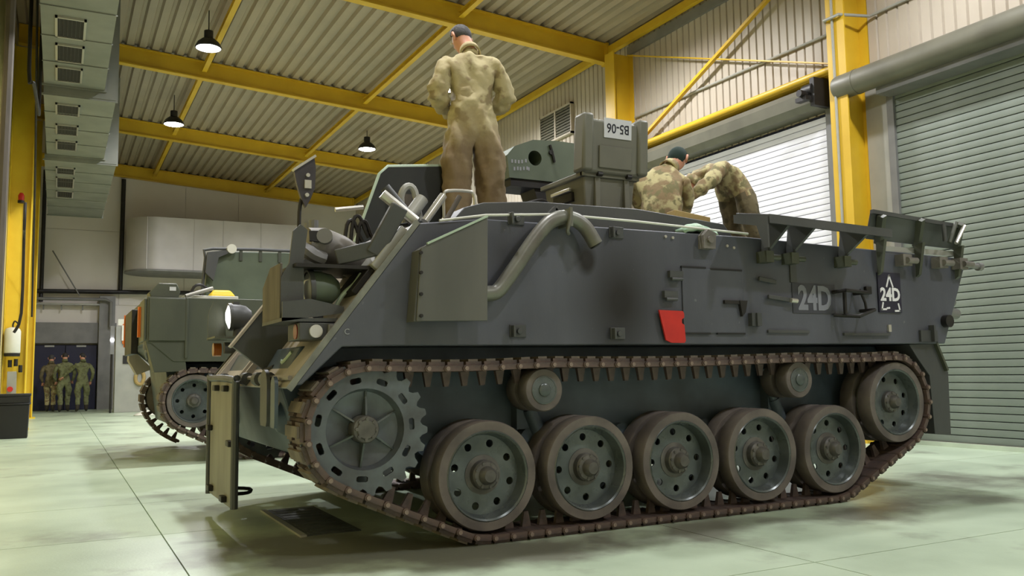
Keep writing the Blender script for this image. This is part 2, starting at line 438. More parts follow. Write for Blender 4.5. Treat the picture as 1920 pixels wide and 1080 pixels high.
# louvred vent high in that wall
lv = MB().box(XR-0.06, XR-0.02, 10.9, 12.2, 6.1, 6.7).build('window_1', M_hole); tag(lv, kind='structure')
f_ = MB()
for a in ((10.86, 10.9, 6.06, 6.74), (12.2, 12.24, 6.06, 6.74), (10.86, 12.24, 6.7, 6.74), (10.86, 12.24, 6.06, 6.1), (11.52, 11.58, 6.1, 6.7)):
    f_.box(XR-0.10, XR-0.02, *a)
f_.build('window_frame', M_wallsheet, lv, smooth=False)
for k in range(9):
    MB().box(XR-0.09, XR-0.05, 10.9, 12.2, 6.12+k*0.064, 6.16+k*0.064).build('slat', M_barrel, lv, smooth=False)

# roller shutters
def shutter(name, y0, y1, ztop, m, xs_):
    root = tag(link(name, None), kind='structure'); root.location = (xs_, (y0+y1)/2, 0)
    L = (y1-y0)/2; pr = [(0.024, 0.0), (-0.008, 0.006), (-0.013, 0.045), (-0.008, 0.083), (0.024, 0.0885)]
    sl = MB().prism(pr, 'xz', -L, L).mesh('slat', m, True, 25)
    n = int(ztop/0.09)
    for k in range(n):
        o = link('slat', sl, root); o.location = (0, 0, 0.05 + k*0.09)
    MB().box(-0.03, 0.03, -L, L, 0.0, 0.055).build('bottom_bar', M_barrel, root)
    for sg in (-1, 1):
        MB().box(-0.05, 0.05, sg*L-0.05, sg*L+0.05, 0, ztop+0.1).build('guide_rail', M_grey, root)
    return root
d1 = shutter('door_1', -1.75, 2.93, 4.55, M_slat, XR-0.05)
d2 = shutter('door_2', 3.95, 8.45, 4.55, M_slatlit, XR-0.05)
# long round barrel over the near shutter, boxed barrel over the far one
bl = MB().lathe([(0.05, 0), (0.155, 0), (0.165, 0.03), (0.165, 0.3), (0.17, 0.3), (0.17, 0.34), (0.165, 0.34), (0.165, 5.1), (0.05, 5.1)], (-0.35, 2.35+0.75-2.35, 0), (0,-1,0), 24)
bl.v = [(p[0], p[1] + 2.15, p[2] + 4.74) for p in bl.v]
bl.build('barrel', M_barrel, d1)
MB().box(-0.30, 0.02, -2.4, 2.34, 4.50, 4.60).build('head_plate', M_grey, d1)
bb = MB()
bb.prism([(0.05, 4.62), (-0.22, 4.62), (-0.32, 4.70), (-0.34, 4.86), (-0.26, 4.96), (0.05, 4.98)], 'xz', -2.28, 2.22)
bb.build('barrel', M_barrel, d2, ang=20)
mo = MB(); mo.cyl((-0.34, -2.30, 4.86), (-0.34, -2.12, 4.86), 0.10); mo.box(-0.40, -0.10, -2.34, -2.26, 4.62, 5.02); mo.cyl((-0.42, -2.2, 4.80), (-0.55, -2.2, 4.80), 0.05)
mo.box(-0.50, -0.40, -2.28, -2.08, 4.70, 4.76)
mo.build('motor', M_dark, d2)
# piers beside the shutters
p_ = MB(); p_.box(XR-0.06, XR+0.08, 2.98, 3.34, 0, 4.75)
tag(p_.build('trim_1', M_lgrey), kind='structure')
p_ = MB(); p_.box(XR-0.06, XR+0.08, 3.58, 3.92, 0, 4.75)
tag(p_.build('trim_2', M_grey), kind='structure')
p_ = MB(); p_.box(XR-0.06, XR+0.08, 8.48, 8.82, 0, 4.75)
tag(p_.build('trim_3', M_grey), kind='structure')
tag(MB().box(XR-0.07, XR+0.02, -1.9, 8.8, 7.05, 7.22).build('trim_4', M_grey), kind='structure')
# kerb along the foot of the right wall
tag(MB().box(XR-0.16, XR-0.03, -9, 26.4, 0, 0.05).build('baseboard_right', M_floor, smooth=False), kind='structure')

# other walls
wl = MB(); wl.box(XL-0.2, XL, YN, YF, 0, 8.2); tag(wl.build('wall_left', M_wallleft, smooth=False), kind='structure')
wn = MB(); wn.box(XL, XR, YN-0.2, YN, 0, 8.2); tag(wn.build('wall_near', M_wallblock, smooth=False), kind='structure')
wf = MB(); wf.box(XL, XR+0.1, YF, YF+0.2, 0, 8.2)
wfo = wf.build('wall_far', M_wallblock, smooth=False); tag(wfo, kind='structure')
# wall panels of the far wall (pale sheets with joints)
xs2 = [-3.2, -2.78, -0.55, 1.45, 3.2, 5.3, 7.45]
for i in range(len(xs2)-1):
    for (z0, z1) in ((3.35, 5.75), (5.77, 7.9)):
        MB().box(xs2[i]+0.012, xs2[i+1]-0.012, YF-0.03, YF, z0, z1).build('panel', M_wallblock, wfo, smooth=False)
tag(MB().box(-3.2, -0.6, YF-0.25, YF, 2.10, 2.75).build('trim_5', M_grey, smooth=False), kind='structure')
tag(MB().box(-3.2, -0.6, YF-0.12, YF, 2.75, 3.30).build('trim_6', M_wallblock, smooth=False), kind='structure')
tag(MB().box(-1.12, -0.66, YF-0.45, YF, 0, 3.6).build('trim_7', M_grey, smooth=False), kind='structure')
dd = tag(MB().box(-2.95, -1.13, YF-0.10, YF-0.02, 0, 2.06).build('door_3', M_dark, smooth=False), kind='structure')
for a, b in ((-2.93, -2.06), (-2.04, -1.16)):
    lf = MB().box(a, b, YF-0.16, YF-0.10, 0.01, 2.03).build('door_leaf', M_blue, dd, bevel=0.006)
    MB().box(a+0.3, b-0.3, YF-0.19, YF-0.16, 1.98, 2.03).build('door_closer', M_lgrey, lf)

# ------------------------------------------------------------------ yellow steelwork
def ibeam_y(b, y, x0, x1, d, w):       # rafter in the x direction following the roof slope
    for (za, zb_, hw) in ((0, 0.025, w/2), (0.025, d-0.025, 0.008), (d-0.025, d, w/2)):
        p = []
        for (x, yy) in ((x0, y-hw), (x1, y-hw), (x1, y+hw), (x0, y+hw)): p.append((x, yy, zbeam(x)+za))
        for (x, yy) in ((x0, y-hw), (x1, y-hw), (x1, y+hw), (x0, y+hw)): p.append((x, yy, zbeam(x)+zb_))
        b.hexa(p)
beam_lab = {-7.4: 'yellow roof beam behind the viewer', -1.8: 'yellow roof beam right overhead of the viewer', 3.8: 'yellow roof beam above the near wall column',
            9.4: 'yellow roof beam at the top, meeting the second wall column', 15.0: 'yellow roof beam passing behind the upper left hanging lamp',
            20.6: 'yellow roof beam passing behind the lower left hanging lamp', 26.2: 'yellow roof beam against the pale far wall'}
for y, lab in beam_lab.items():
    if y < 3: continue
    r = thing('roof_beam', lab, 'roof beam', (2.1, y, 7.2), 'yellow roof beams')
    b = MB(); ibeam_y(b, y, XL+0.06, XR-0.14, 0.40, 0.17)
    b.v = [(p[0]-2.1, p[1]-y, p[2]-7.2) for p in b.v]
    b.build('girder', M_yellow, r, smooth=False)
    e = MB(); e.box(XR-0.20-2.1, XR-0.14-2.1, -0.10, 0.10, zbeam(7.3)-7.22, zbeam(7.3)-7.2+0.42)
    e.build('end_plate', M_yellow, r)
# lengthwise struts between the beams
bays = [(-1.8, 3.8), (3.8, 9.4), (9.4, 15.0), (15.0, 20.6), (20.6, 26.2)]
where = {9.4: 'between the two nearest roof beams', 15.0: 'in the second bay', 20.6: 'in the third bay', 26.2: 'in the farthest bay'}
for x, side in ((0.42, 'left'), (4.08, 'right')):
    for a, c in bays[1:]:
        o = MB(); z = zbeam(x)
        o.box(x-0.05, x+0.05, a+0.09, c-0.09, z+0.24, z+0.26); o.box(x-0.006, x+0.006, a+0.09, c-0.09, z+0.16, z+0.24); o.box(x-0.05, x+0.05, a+0.09, c-0.09, z+0.145, z+0.16)
        ob = o.build('roof_strut', M_yellow, None, (x, (a+c)/2, z+0.2), smooth=False)
        tag(ob, 'yellow lengthwise roof strut on the %s side %s' % (side, where[c]), 'roof strut', 'yellow roof struts')
# columns of the right wall
def hcol(b, x0, x1, y0, y1, z0, z1):
    ym = (y0+y1)/2
    b.box(x0, x0+0.022, y0, y1, z0, z1); b.box(x0+0.022, x1-0.022, ym-0.008, ym+0.008, z0, z1); b.box(x1-0.022, x1, y0, y1, z0, z1)
for y0, lab in ((3.28, 'yellow steel column between the two roller shutters'), (8.68, 'yellow steel column beyond the lamplit roller shutter')):
    r = thing('wall_column', lab, 'column', (7.2, y0+0.15, 0), 'yellow columns of the right wall')
    b = MB(); hcol(b, 6.98-7.2, XR-0.005-7.2, -0.15, 0.15, 0, 7.06); b.build('shaft', M_yellow, r, smooth=False)
    MB().box(-0.26, 0.26, -0.2, 0.2, 0, 0.03).build('base_plate', M_yellow, r)
    if y0 < 4:
        b = MB(); b.cyl((-0.235, 0.03, 0.4), (-0.235, 0.03, 6.4), 0.018, n=8)
        b.build('conduit', M_lgrey, r)
# lintel beam, bracing and eaves purlin
o = MB(); o.box(XR-0.28, XR-0.06, 3.62, 8.66, 5.04, 5.06); o.box(XR-0.08, XR-0.06, 3.62, 8.66, 5.06, 5.18); o.cyl((XR-0.27, 3.62, 5.10), (XR-0.27, 8.66, 5.10), 0.055)
ob = o.build('lintel_beam', M_yellow, None, (XR-0.2, 6.1, 5.1)); tag(ob, 'yellow lintel beam above the lamplit roller shutter', 'beam')
for k, (p, q, lab) in enumerate((((XR-0.14, 8.66, 7.00), (XR-0.14, 3.60, 5.16), 'thin yellow brace sloping down towards the near column'), ((XR-0.18, 8.4, 5.20), (XR-0.18, 3.70, 7.12), 'yellow diagonal brace climbing towards the near column top'))):
    ob = MB().bar(p, q, 0.02 if k == 0 else 0.05, 0.07, (1, 0, 0)).build('diagonal_brace', M_yellow, None, (XR-0.16, 6, 6))
    tag(ob, lab, 'brace', 'yellow wall braces')
for a, c, lab in ((3.8, 9.3, 'yellow eaves beam along the right wall above the braces'), (9.5, 26.3, 'yellow eaves beam along the right wall above the louvred vent')):
    o = MB(); o.box(7.28, 7.38, a, c, 7.36, 7.40); o.box(7.28, 7.30, a, c, 7.28, 7.36); o.box(7.28, 7.38, a, c, 7.26, 7.28)
    ob = o.build('eaves_beam', M_yellow, None, (7.24, (a+c)/2, 7.3), smooth=False); tag(ob, lab, 'beam', 'yellow eaves beams')
# conduits on the right wall
o = MB(); o.tube([(XR-0.05, 8.62, 5.78), (XR-0.05, 3.95, 5.72), (XR-0.28, 3.70, 5.70), (6.93, 3.56, 5.70), (6.93, 3.32, 5.70), (XR-0.08, 3.18, 5.70), (XR-0.04, 2.9, 5.72), (XR-0.04, -1.7, 5.74)], 0.022, 8)
tag(o.build('conduit', M_lgrey, None, (XR, 6, 5.7)), 'pale horizontal conduit running along the ribbed wall around the column', 'conduit')

# left wall columns
labs = {3.8: 'yellow column of the left wall nearest the viewer', 9.4: 'yellow column at the left picture edge with dark pipes', 15.0: 'yellow column with the white canister and black bin', 20.6: 'yellow column farthest along the left wall'}
for y in (15.0, 20.6):
    r = thing('wall_column', labs[y], 'column', (-2.97, y, 0), 'yellow columns of the left wall')
    b = MB(); hcol(b, -0.225, 0.19, -0.15, 0.15, 0, 7.68); b.build('shaft', M_yellowL, r, smooth=False)
    MB().box(-0.23, 0.26, -0.2, 0.2, 0, 0.03).build('base_plate', M_yellowL, r)
# brown pipes on the left wall
for k, (pts, rr, lab) in enumerate((([(-2.86, 6.9, 7.2), (-2.86, 6.9, 4.5), (-2.88, 6.9, 1.0)], 0.055, 'brown vertical pipe at the upper left picture edge'),
                               ([(-2.72, 9.0, 7.3), (-2.72, 9.0, 5.3), (-2.66, 9.05, 5.15), (-2.62, 10.3, 5.1), (-2.62, 10.5, 5.3), (-2.62, 10.5, 7.3)], 0.026, 'thin dark pipe bent into a loop beside the duct'),
                               ([(-2.68, 9.3, 7.3), (-2.70, 12.5, 4.9), (-2.72, 14.5, 2.8), (-2.72, 14.8, 2.2)], 0.018, 'thin dark cable slanting down the left wall'),
                               ([(-2.74, 10.0, 3.6), (-2.74, 10.0, 3.2), (-2.76, 10.6, 3.15), (-2.76, 10.7, 2.0), (-2.85, 10.7, 1.7)], 0.022, 'dark bent pipe above the white canister'))):
    ob = MB().tube(pts, rr, 8, 3).build('wall_pipe', M_dark if k else M_brown, None, pts[0]); tag(ob, lab, 'pipe', 'pipes on the left wall')
# canister, valves and bin on the left
r = thing('white_canister', 'white cylindrical canister mounted on the yellow column at left', 'canister', (-3.03, 14.72, 1.45))
MB().lathe([(0.0, 0), (0.13, 0), (0.14, 0.02), (0.14, 0.42), (0.12, 0.47), (0.05, 0.50), (0, 0.50)], (0, 0, 0.04), (0,0,1), 24, False).build('body', M_white, r)
MB().lathe([(0.0, 0), (0.135, 0), (0.14, 0.06), (0.0, 0.06)], (0, 0, -0.02), (0,0,1), 24, False).build('base_ring', M_dark, r)
MB().tube([(0, 0, 0.54), (0, 0, 0.60), (0.03, 0, 0.66), (0.09, 0, 0.6), (0.1, 0, 0.54)], 0.015, 8, 4).build('hose', M_dark, r)
r = thing('valve_cluster', 'small valves and gauges below the white canister', 'valve', (-3.0, 14.80, 1.0))
MB().box(-0.10, 0.06, -0.04, 0.06, -0.30, 0.14).build('mounting_plate', M_lgrey, r, bevel=0.006)
for x, z in ((-0.06, 0.22), (0.04, 0.24), (0.12, 0.12)):
    MB().cyl((x, -0.05, z), (x, -0.05, z+0.14), 0.035).cyl((x, -0.1, z+0.05), (x, -0.04, z+0.05), 0.02).build('valve', M_dark, r)
MB().cyl((-0.04, -0.10, -0.2), (-0.04, -0.04, -0.2), 0.05).build('gauge', M_red, r)
r = thing('red_beacon', 'small red beacon on the left yellow column', 'beacon', (-2.98, 14.82, 4.45))
MB().cyl((0, 0, 0), (0, 0, 0.05), 0.06).build('base', M_dark, r); MB().lathe([(0.05, 0), (0.055, 0.1), (0.03, 0.15), (0, 0.16)], (0,0,0.05), (0,0,1), 16, False).build('lens', M_red, r)
r = thing('black_bin', 'black plastic bin on the floor at the left picture edge', 'bin', (-2.86, 12.45, 0))
b = MB()
for z0, z1, w0, w1 in ((0, 0.56, 0.20, 0.215), (0.56, 0.59, 0.235, 0.235), (0.59, 0.70, 0.225, 0.225)):
    b.hexa([(-w0-0.03, -w0, z0), (w0, -w0, z0), (w0, w0, z0), (-w0-0.03, w0, z0), (-w1-0.03, -w1, z1), (w1, -w1, z1), (w1, w1, z1), (-w1-0.03, w1, z1)])
b.build('body', M_black, r, bevel=0.01)
MB().box(-0.265, 0.235, -0.235, 0.235, 0.70, 0.745).build('lid', M_black, r, bevel=0.01)

# ventilation duct on the left, three stepped lengths
r = thing('ventilation_duct', 'long grey ventilation duct with square grilles high on the left', 'duct', (-2.1, 12, 5.6))
def off(b, o): b.v = [(p[0]-o[0], p[1]-o[1], p[2]-o[2]) for p in b.v]; return b
DO = (-2.1, 12, 5.6)
secs = [(-2.58, -1.68, 1.0, 11.16, 5.80), (-2.58, -1.50, 11.16, 15.6, 5.66), (-2.62, -1.25, 15.6, 22.6, 5.57)]
for (x0, x1, y0, y1, z) in secs:
    off(MB().box(x0, x1, y0, y1, z, 7.55), DO).build('duct_length', M_duct, r, smooth=False)
    for yy in (y0+0.02, y1-0.05):
        fl = MB().prism([(x0-0.03, z-0.03), (x1+0.03, z-0.03), (x1+0.03, 7.5), (x1, 7.5), (x1, z), (x0-0.03, z)], 'xz', yy, yy+0.03)
        off(fl, DO).build('flange', M_duct, r, smooth=False)
    k = y0 + 1.1
    while k < y1 - 0.4:
        off(MB().box(x0-0.01, x1+0.01, k, k+0.02, z-0.015, z), DO).build('seam', M_duct, r, smooth=False); k += 1.12
for (y0, y1, z) in ((8.03, 8.80, 5.80), (9.1, 9.84, 5.80), (10.12, 10.84, 5.80), (11.68, 12.36, 5.66), (13.04, 13.75, 5.66), (14.25, 15.0, 5.66), (16.3, 16.95, 5.57), (17.35, 18.5, 5.57), (18.95, 19.8, 5.57)):
    g = off(MB().box(-2.38, -2.06, y0+0.03, y1-0.03, z-0.012, z-0.004), DO).build('grille', M_hole, r, smooth=False)
    fr = MB()
    for a in ((-2.41, -2.38, y0, y1), (-2.06, -2.03, y0, y1), (-2.41, -2.03, y0, y0+0.03), (-2.41, -2.03, y1-0.03, y1)): fr.box(a[0], a[1], a[2], a[3], z-0.03, z)
    off(fr, DO).build('grille_frame', M_steel, g, smooth=False)
    ba = MB()
    for q in range(6): ba.box(-2.38+0.05*q+0.02, -2.38+0.05*q+0.03, y0+0.03, y1-0.03, z-0.02, z-0.012)
    off(ba, DO).build('grille_bars', M_dark, g, smooth=False)
# rounded duct on the far wall
r = thing('rounded_duct', 'large pale duct with a rounded end on the far wall', 'duct', (0.4, 25.4, 4.3))
def obround(x0, x1, y0, y1, n=16):
    rr = (y1-y0)/2; c = (y0+y1)/2
    return [(x0+rr - rr*math.sin(PI*i/n), c + rr*math.cos(PI*i/n)) for i in range(n+1)] + [(x1, y0), (x1, y1)]
b = MB().prism(obround(-0.43, 4.9, 24.45, 26.35), 'xy', 4.36, 6.02); off(b, (0.4, 25.4, 4.3)).build('casing', M_ductR, r, ang=12)
b = MB().prism(obround(-0.47, 4.9, 24.41, 26.36), 'xy', 4.30, 4.36); off(b, (0.4, 25.4, 4.3)).build('bottom_plate', M_grey, r)
for x in (0.1, 1.5, 2.4, 3.6):
    b = MB().box(x, x+0.02, 24.42, 24.46, 4.36, 6.02); off(b, (0.4, 25.4, 4.3)).build('seam', M_ductR, r)
# pipes along the far wall
for k, (pts, rr, lab) in enumerate((([(-3.1, 26.1, 3.72), (2.6, 26.1, 3.80)], 0.07, 'dark thick pipe running along the far wall under the rounded duct'),
                            ([(-3.1, 25.8, 3.46), (-0.95, 25.8, 3.48), (-0.80, 25.8, 3.40), (-0.80, 25.8, 2.6)], 0.05, 'grey bent pipe above the dark blue double door'),
                            ([(-0.52, 26.2, 3.8), (-0.50, 26.2, 7.5)], 0.07, 'dark downpipe on the far wall left of the rounded duct'),
                            ([(-2.78, 26.2, 3.4), (-2.78, 26.2, 7.6)], 0.06, 'dark downpipe on the far wall beside the yellow columns'),
                            ([(-2.5, 26.0, 5.0), (-1.7, 26.0, 3.6)], 0.02, 'thin slanting rod on the far wall'))):
    ob = MB().tube(pts, rr, 10).build('wall_pipe', M_grey if k in (1, 4) else M_dark, None, pts[0]); tag(ob, lab, 'pipe', 'pipes on the far wall')
r = thing('cable_tray', 'grey cable tray with hanging clips above the far door', 'cable tray', (-1.9, 26.1, 3.30))
MB().box(-1.1, 1.0, -0.12, 0.12, 0, 0.05).build('tray', M_lgrey, r)
for x in (-0.8, -0.3, 0.3, 0.8): MB().box(x-0.02, x+0.02, -0.02, 0.02, -0.16, 0).build('clip', M_grey, r)

# electrical cabinet with orange sign
r = thing('electrical_cabinet', 'tall pale electrical cabinet behind the second vehicle', 'cabinet', (-0.35, 22.6, 0))
MB().box(-0.45, 0.60, 0, 0.5, 0, 2.45).build('body', M_lgrey, r, bevel=0.01)
MB().box(-0.25, 0.12, -0.03, 0.0, 1.38, 1.62).build('meter_window', M_dark, r)
MB().box(-0.40, 0.5, -0.02, 0.0, 2.48, 2.66).build('sign_light', M_white, r)
MB().tube([(0.2, -0.05, 1.2), (0.1, -0.06, 1.05), (0.12, -0.06, 0.85), (0.25, -0.06, 0.8), (0.32, -0.06, 1.0), (0.25, -0.05, 1.2)], 0.05, 8, 4).build('hose_reel', M_wood, r)
r = thing('warning_sign', 'orange framed pale warning sign on the electrical cabinet', 'sign', (-0.35, 22.55, 2.2))
MB().box(-0.28, 0.30, -0.02, 0.02, -0.26, 0.32).build('board', M_orange, r, bevel=0.03)
MB().box(-0.30, 0.22, -0.035, -0.02, -0.16, 0.28).build('face', M_white, r)
MB().tube([(-0.20, -0.04, 0.0), (-0.08, -0.04, 0.08), (0.0, -0.04, 0.02), (0.14, -0.04, 0.10)], 0.012, 6, 3).build('symbol', M_ink, r)
r = thing('indicator_lamp', 'small glowing white indicator lamp beside the far pillar', 'lamp', (-0.90, 22.4, 2.05))
MB().box(-0.05, 0.05, 0, 0.1, -0.4, 0.4).build('housing', M_grey, r); MB().ball((0, -0.03, 0), 0.055, 12, 8).build('bulb', emit('indicator glow', (0.9, 0.9, 1, 1), 12), r)
MB().cyl((0, 0.05, -2.05), (0, 0.05, -0.4), 0.03, n=8).build('stand', M_dark, r)

# ------------------------------------------------------------------ high-bay lamps
def lamp(x, y, z, lab, power=1.0):
    r = thing('bay_lamp', lab, 'lamp', (x, y, z), 'hanging high-bay lamps')
    MB().lathe([(0.235, 0), (0.245, 0.02), (0.20, 0.11), (0.12, 0.18), (0.05, 0.20), (0.05, 0.185), (0.11, 0.165), (0.225, 0.02), (0.225, 0.0)], (0,0,0), (0,0,1), 28).build('reflector', M_dark, r)
    MB().cyl((0,0,0.17), (0,0,0.34), 0.085, n=16).build('gear_housing', M_dark, r)
    MB().cyl((0,0,0.34), (0,0,zroof(x)-z), 0.010, n=6).build('suspension_rod', M_dark, r)
    d = MB().lathe([(0.0, -0.030), (0.10, -0.026), (0.18, -0.012), (0.226, 0.008), (0.0, 0.012)], (0,0,0), (0,0,1), 28, False).build('lens', M_lamp, r)
    ld_ = bpy.data.lights.new('lamp_beam', 'SPOT'); ld_.energy = LAMP_WATTS*power; ld_.color = LAMP_COL; ld_.spot_size = 2.95; ld_.spot_blend = 0.55; ld_.shadow_soft_size = 0.18
    lo = bpy.data.objects.new('lamp_beam', ld_); COL.objects.link(lo); lo.parent = r; lo.location = (0, 0, -0.06)
lab3 = {(0, 12.2): 'uppermost hanging lamp with a glowing round lens', (0, 17.8): 'hanging lamp on the left below the uppermost one', (1, 17.8): 'hanging lamp above the open engine hatch',
        (1, 12.2): 'hanging lamp half hidden behind the standing man'}
bay_name = {-4.6: 'behind the viewer', 1.0: 'over the near vehicle', 6.6: 'just above the picture'}
for y in (-4.6, 1.0, 6.6, 12.2, 17.8):
    for i, x in enumerate((0.12, 5.08)):
        lab = lab3[(i, y)] if (i, y) in lab3 else 'hanging lamp out of the picture, %s row, %s' % (('left', 'right')[i], bay_name[y])
        lamp(x, y, 7.20 - 0.02*x, lab, (0.75 if i else 0.45) if y < 0 else (0.85 if y < 2 or i else 1.0))

# ------------------------------------------------------------------ running gear shared by both tracked vehicles
WR, WZ, SPX, SPZ, IDX, IDZ = 0.3174, 0.387, -0.731, 0.685, 3.508, 0.706
WX = [0.0, 0.705, 1.410, 2.115, 2.820]
ROLL_X = [(0.40, 0.872), (2.52, 0.895)]
# track loop: belt round sprocket, first and last road wheel and idler
def belt():
    pts = []
    for (cx, cz, r) in ((SPX, SPZ, 0.332), (WX[0], WZ, WR+0.034), (WX[-1], WZ, WR+0.034), (IDX, IDZ, 0.3076+0.034)):
        pts += [(cx + r*math.cos(2*PI*i/96), cz + r*math.sin(2*PI*i/96)) for i in range(96)]
    pts = sorted(set(pts))
    def half(P):
        h = []
        for p in P:
            while len(h) >= 2 and (h[-1][0]-h[-2][0])*(p[1]-h[-2][1]) - (h[-1][1]-h[-2][1])*(p[0]-h[-2][0]) <= 0: h.pop()
            h.append(p)
        return h
    H = half(pts)[:-1] + half(pts[::-1])[:-1]
    # slight sag of the top run between sprocket, rollers and idler
    out = []
    n = len(H)
    for i in range(n):
        a, b = H[i], H[(i+1) % n]; d = math.hypot(b[0]-a[0], b[1]-a[1]); k = max(1, int(d/0.03))
        for j in range(k):
            t = j/k; x = a[0]+(b[0]-a[0])*t; z = a[1]+(b[1]-a[1])*t
            if z > 0.98 and SPX < x < IDX:
                for (u, v) in ((SPX, 0.40), (0.40, 2.52), (2.52, IDX)):
                    if u <= x <= v: z -= 0.012*math.sin(PI*(x-u)/(v-u))
            out.append((x, z))
    return out
def links_on(loop, pitch=0.1165):
    seg = []; L = 0; n = len(loop)
    for i in range(n):
        a, b = loop[i], loop[(i+1) % n]; d = math.hypot(b[0]-a[0], b[1]-a[1]); seg.append((L, d, a, b)); L += d
    N = round(L/pitch); res = []
    def at(s):
        s %= L
        for (l0, d, a, b) in seg:
            if l0 <= s < l0+d:
                t = (s-l0)/d; return (a[0]+(b[0]-a[0])*t, a[1]+(b[1]-a[1])*t)
        return loop[0]
    for k in range(N):
        s = k*L/N; p, q = at(s-0.5*L/N), at(s+0.5*L/N)
        res.append(((p[0]+q[0])/2, (p[1]+q[1])/2, math.atan2(q[1]-p[1], q[0]-p[0])))
    return res
LINKS = links_on(belt())
def links_open(pts, pitch=0.1165):
    P = [Vector((p[0], 0, p[1])) for p in pts]; P = spline(P, 12); out = []; acc = 0.0; last = P[0]
    for a, b in zip(P, P[1:]):
        acc += (b-a).length
        if acc >= pitch:
            d = b - last; c = (b + last)/2
            out.append((c.x, c.z, math.atan2(-d.z, -d.x))); last = b; acc = 0.0
    return out
SLACK = links_open([(2.2, 1.02), (3.0, 1.04), (3.45, 1.05), (3.72, 0.98), (3.86, 0.76), (3.84, 0.55), (3.74, 0.36), (3.58, 0.19), (3.34, 0.06)])
# one link: x along the track, z towards the wheels; 0.33 m wide
lk = MB()
lk.box(-0.042, 0.042, 0.0, 0.33, -0.016, 0.016)
lk.box(-0.050, 0.050, 0.02, 0.13, -0.038, -0.016); lk.box(-0.050, 0.050, 0.20, 0.31, -0.038, -0.016)
lk.cyl((-0.055, -0.012, 0), (-0.055, 0.342, 0), 0.021, n=8)
lk.hexa([(-0.030, 0.150, 0.016), (0.030, 0.150, 0.016), (0.030, 0.180, 0.016), (-0.030, 0.180, 0.016), (-0.014, 0.154, 0.105), (0.014, 0.154, 0.105), (0.014, 0.176, 0.105), (-0.014, 0.176, 0.105)])
LINK_ME = lk.mesh('track_link', M_track)
PAD_ME = MB().box(-0.030, 0.030, 0.03, 0.30, -0.052, -0.037).mesh('track_pad', M_pad, False)
PIN_ME = MB().cyl((-0.055, -0.020, 0), (-0.055, -0.011, 0), 0.013, n=8).mesh('pin_head', M_pin)

# road wheel: outer face at y = 0, wheel centre at the origin
holes8 = [circ(0.023, 12, 0.185*math.cos(a), 0.185*math.sin(a), 1.0, 1.0) for a in [2*PI*k/8+0.2 for k in range(8)]]
DISC_ME = plate_mesh('wheel_disc', circ(0.245, 48), holes8, 0.012, M_rim)
TYRE_ME = MB().lathe([(WR-0.006, 0.0), (WR, 0.012), (WR, 0.108), (WR-0.006, 0.12), (0.262, 0.12), (0.262, 0.0)], (0,0,0), (0,1,0), 56).mesh('tyre', M_tyre)
RIMW_ME = MB().lathe([(0.264, 0.004), (0.256, -0.004), (0.246, 0.004), (0.230, 0.078), (0.232, 0.092), (0.240, 0.094), (0.246, 0.12), (0.264, 0.12)], (0,0,0), (0,1,0), 48).mesh('rim', M_rim)
hb = MB().lathe([(0.0, -0.050), (0.035, -0.048), (0.050, -0.030), (0.055, -0.005), (0.075, 0.0), (0.085, 0.012), (0.088, 0.05), (0.115, 0.056), (0.115, 0.07), (0.0, 0.07)], (0,0,0), (0,1,0), 28, False)
for k in range(8):
    a = 2*PI*k/8; hb.cyl((0.070*math.cos(a), -0.006, 0.070*math.sin(a)), (0.070*math.cos(a), 0.01, 0.070*math.sin(a)), 0.010, n=6)
HUB_ME = hb.mesh('hub', M_hub)
fw = MB().lathe([(0.262, 0.06), (WR, 0.0), (WR, 0.12), (0.24, 0.12), (0.09, 0.07), (0.05, -0.03), (0.0, -0.04)], (0,0,0), (0,1,0), 32, False)
fw.lathe([(WR-0.005, 0.17), (WR, 0.18), (WR, 0.28), (WR-0.005, 0.29), (0.0, 0.29)], (0,0,0), (0,1,0), 32, False)
FARWHEEL_ME = fw.mesh('road_wheel', M_tyre)
ROLLER_T = MB().lathe([(0.125, 0.0), (0.132, 0.01), (0.132, 0.10), (0.125, 0.11), (0.085, 0.11), (0.085, 0.0)], (0,0,0), (0,1,0), 36).mesh('tyre', M_tyre)
ROLLER_D = MB().lathe([(0.087, -0.004), (0.078, -0.006), (0.070, 0.02), (0.062, 0.035), (0.045, 0.03), (0.040, -0.012), (0.028, -0.02), (0.0, -0.02)], (0,0,0), (0,1,0), 28, False).mesh('roller_disc', M_rim)
# drive sprocket
def toothed(r0, r1, n):
    p = []
    for k in range(n):
        a = 2*PI*k/n; w = 2*PI/n
        for (f, r) in ((-0.30, r0), (-0.16, r1), (0.16, r1), (0.30, r0), (0.5, r0-0.012)): p.append((r*math.cos(a+f*w), r*math.sin(a+f*w)))
    return p
def slot(a, r, w, h):
    pts = []
    for (u, v) in ((-w, -h*0.6), (-w*0.7, -h), (w*0.7, -h), (w, -h*0.6), (w, h*0.6), (w*0.7, h), (-w*0.7, h), (-w, h*0.6)):
        pts.append((math.cos(a)*(r+v) - math.sin(a)*u, math.sin(a)*(r+v) + math.cos(a)*u))
    return pts
SPR_ME = plate_mesh('sprocket_ring', toothed(0.332, 0.362, 22), [slot(2*PI*k/11+0.12, 0.268, 0.032, 0.016) for k in range(11)] + [circ(0.222, 44)], 0.022, M_sprk)
SPR_DISH = MB().lathe([(0.228, 0.0), (0.222, 0.012), (0.205, 0.06), (0.080, 0.075), (0.080, 0.09), (0.215, 0.09), (0.232, 0.02)], (0,0,0), (0,1,0), 44).mesh('sprocket_dish', M_sprk)
sr = MB()
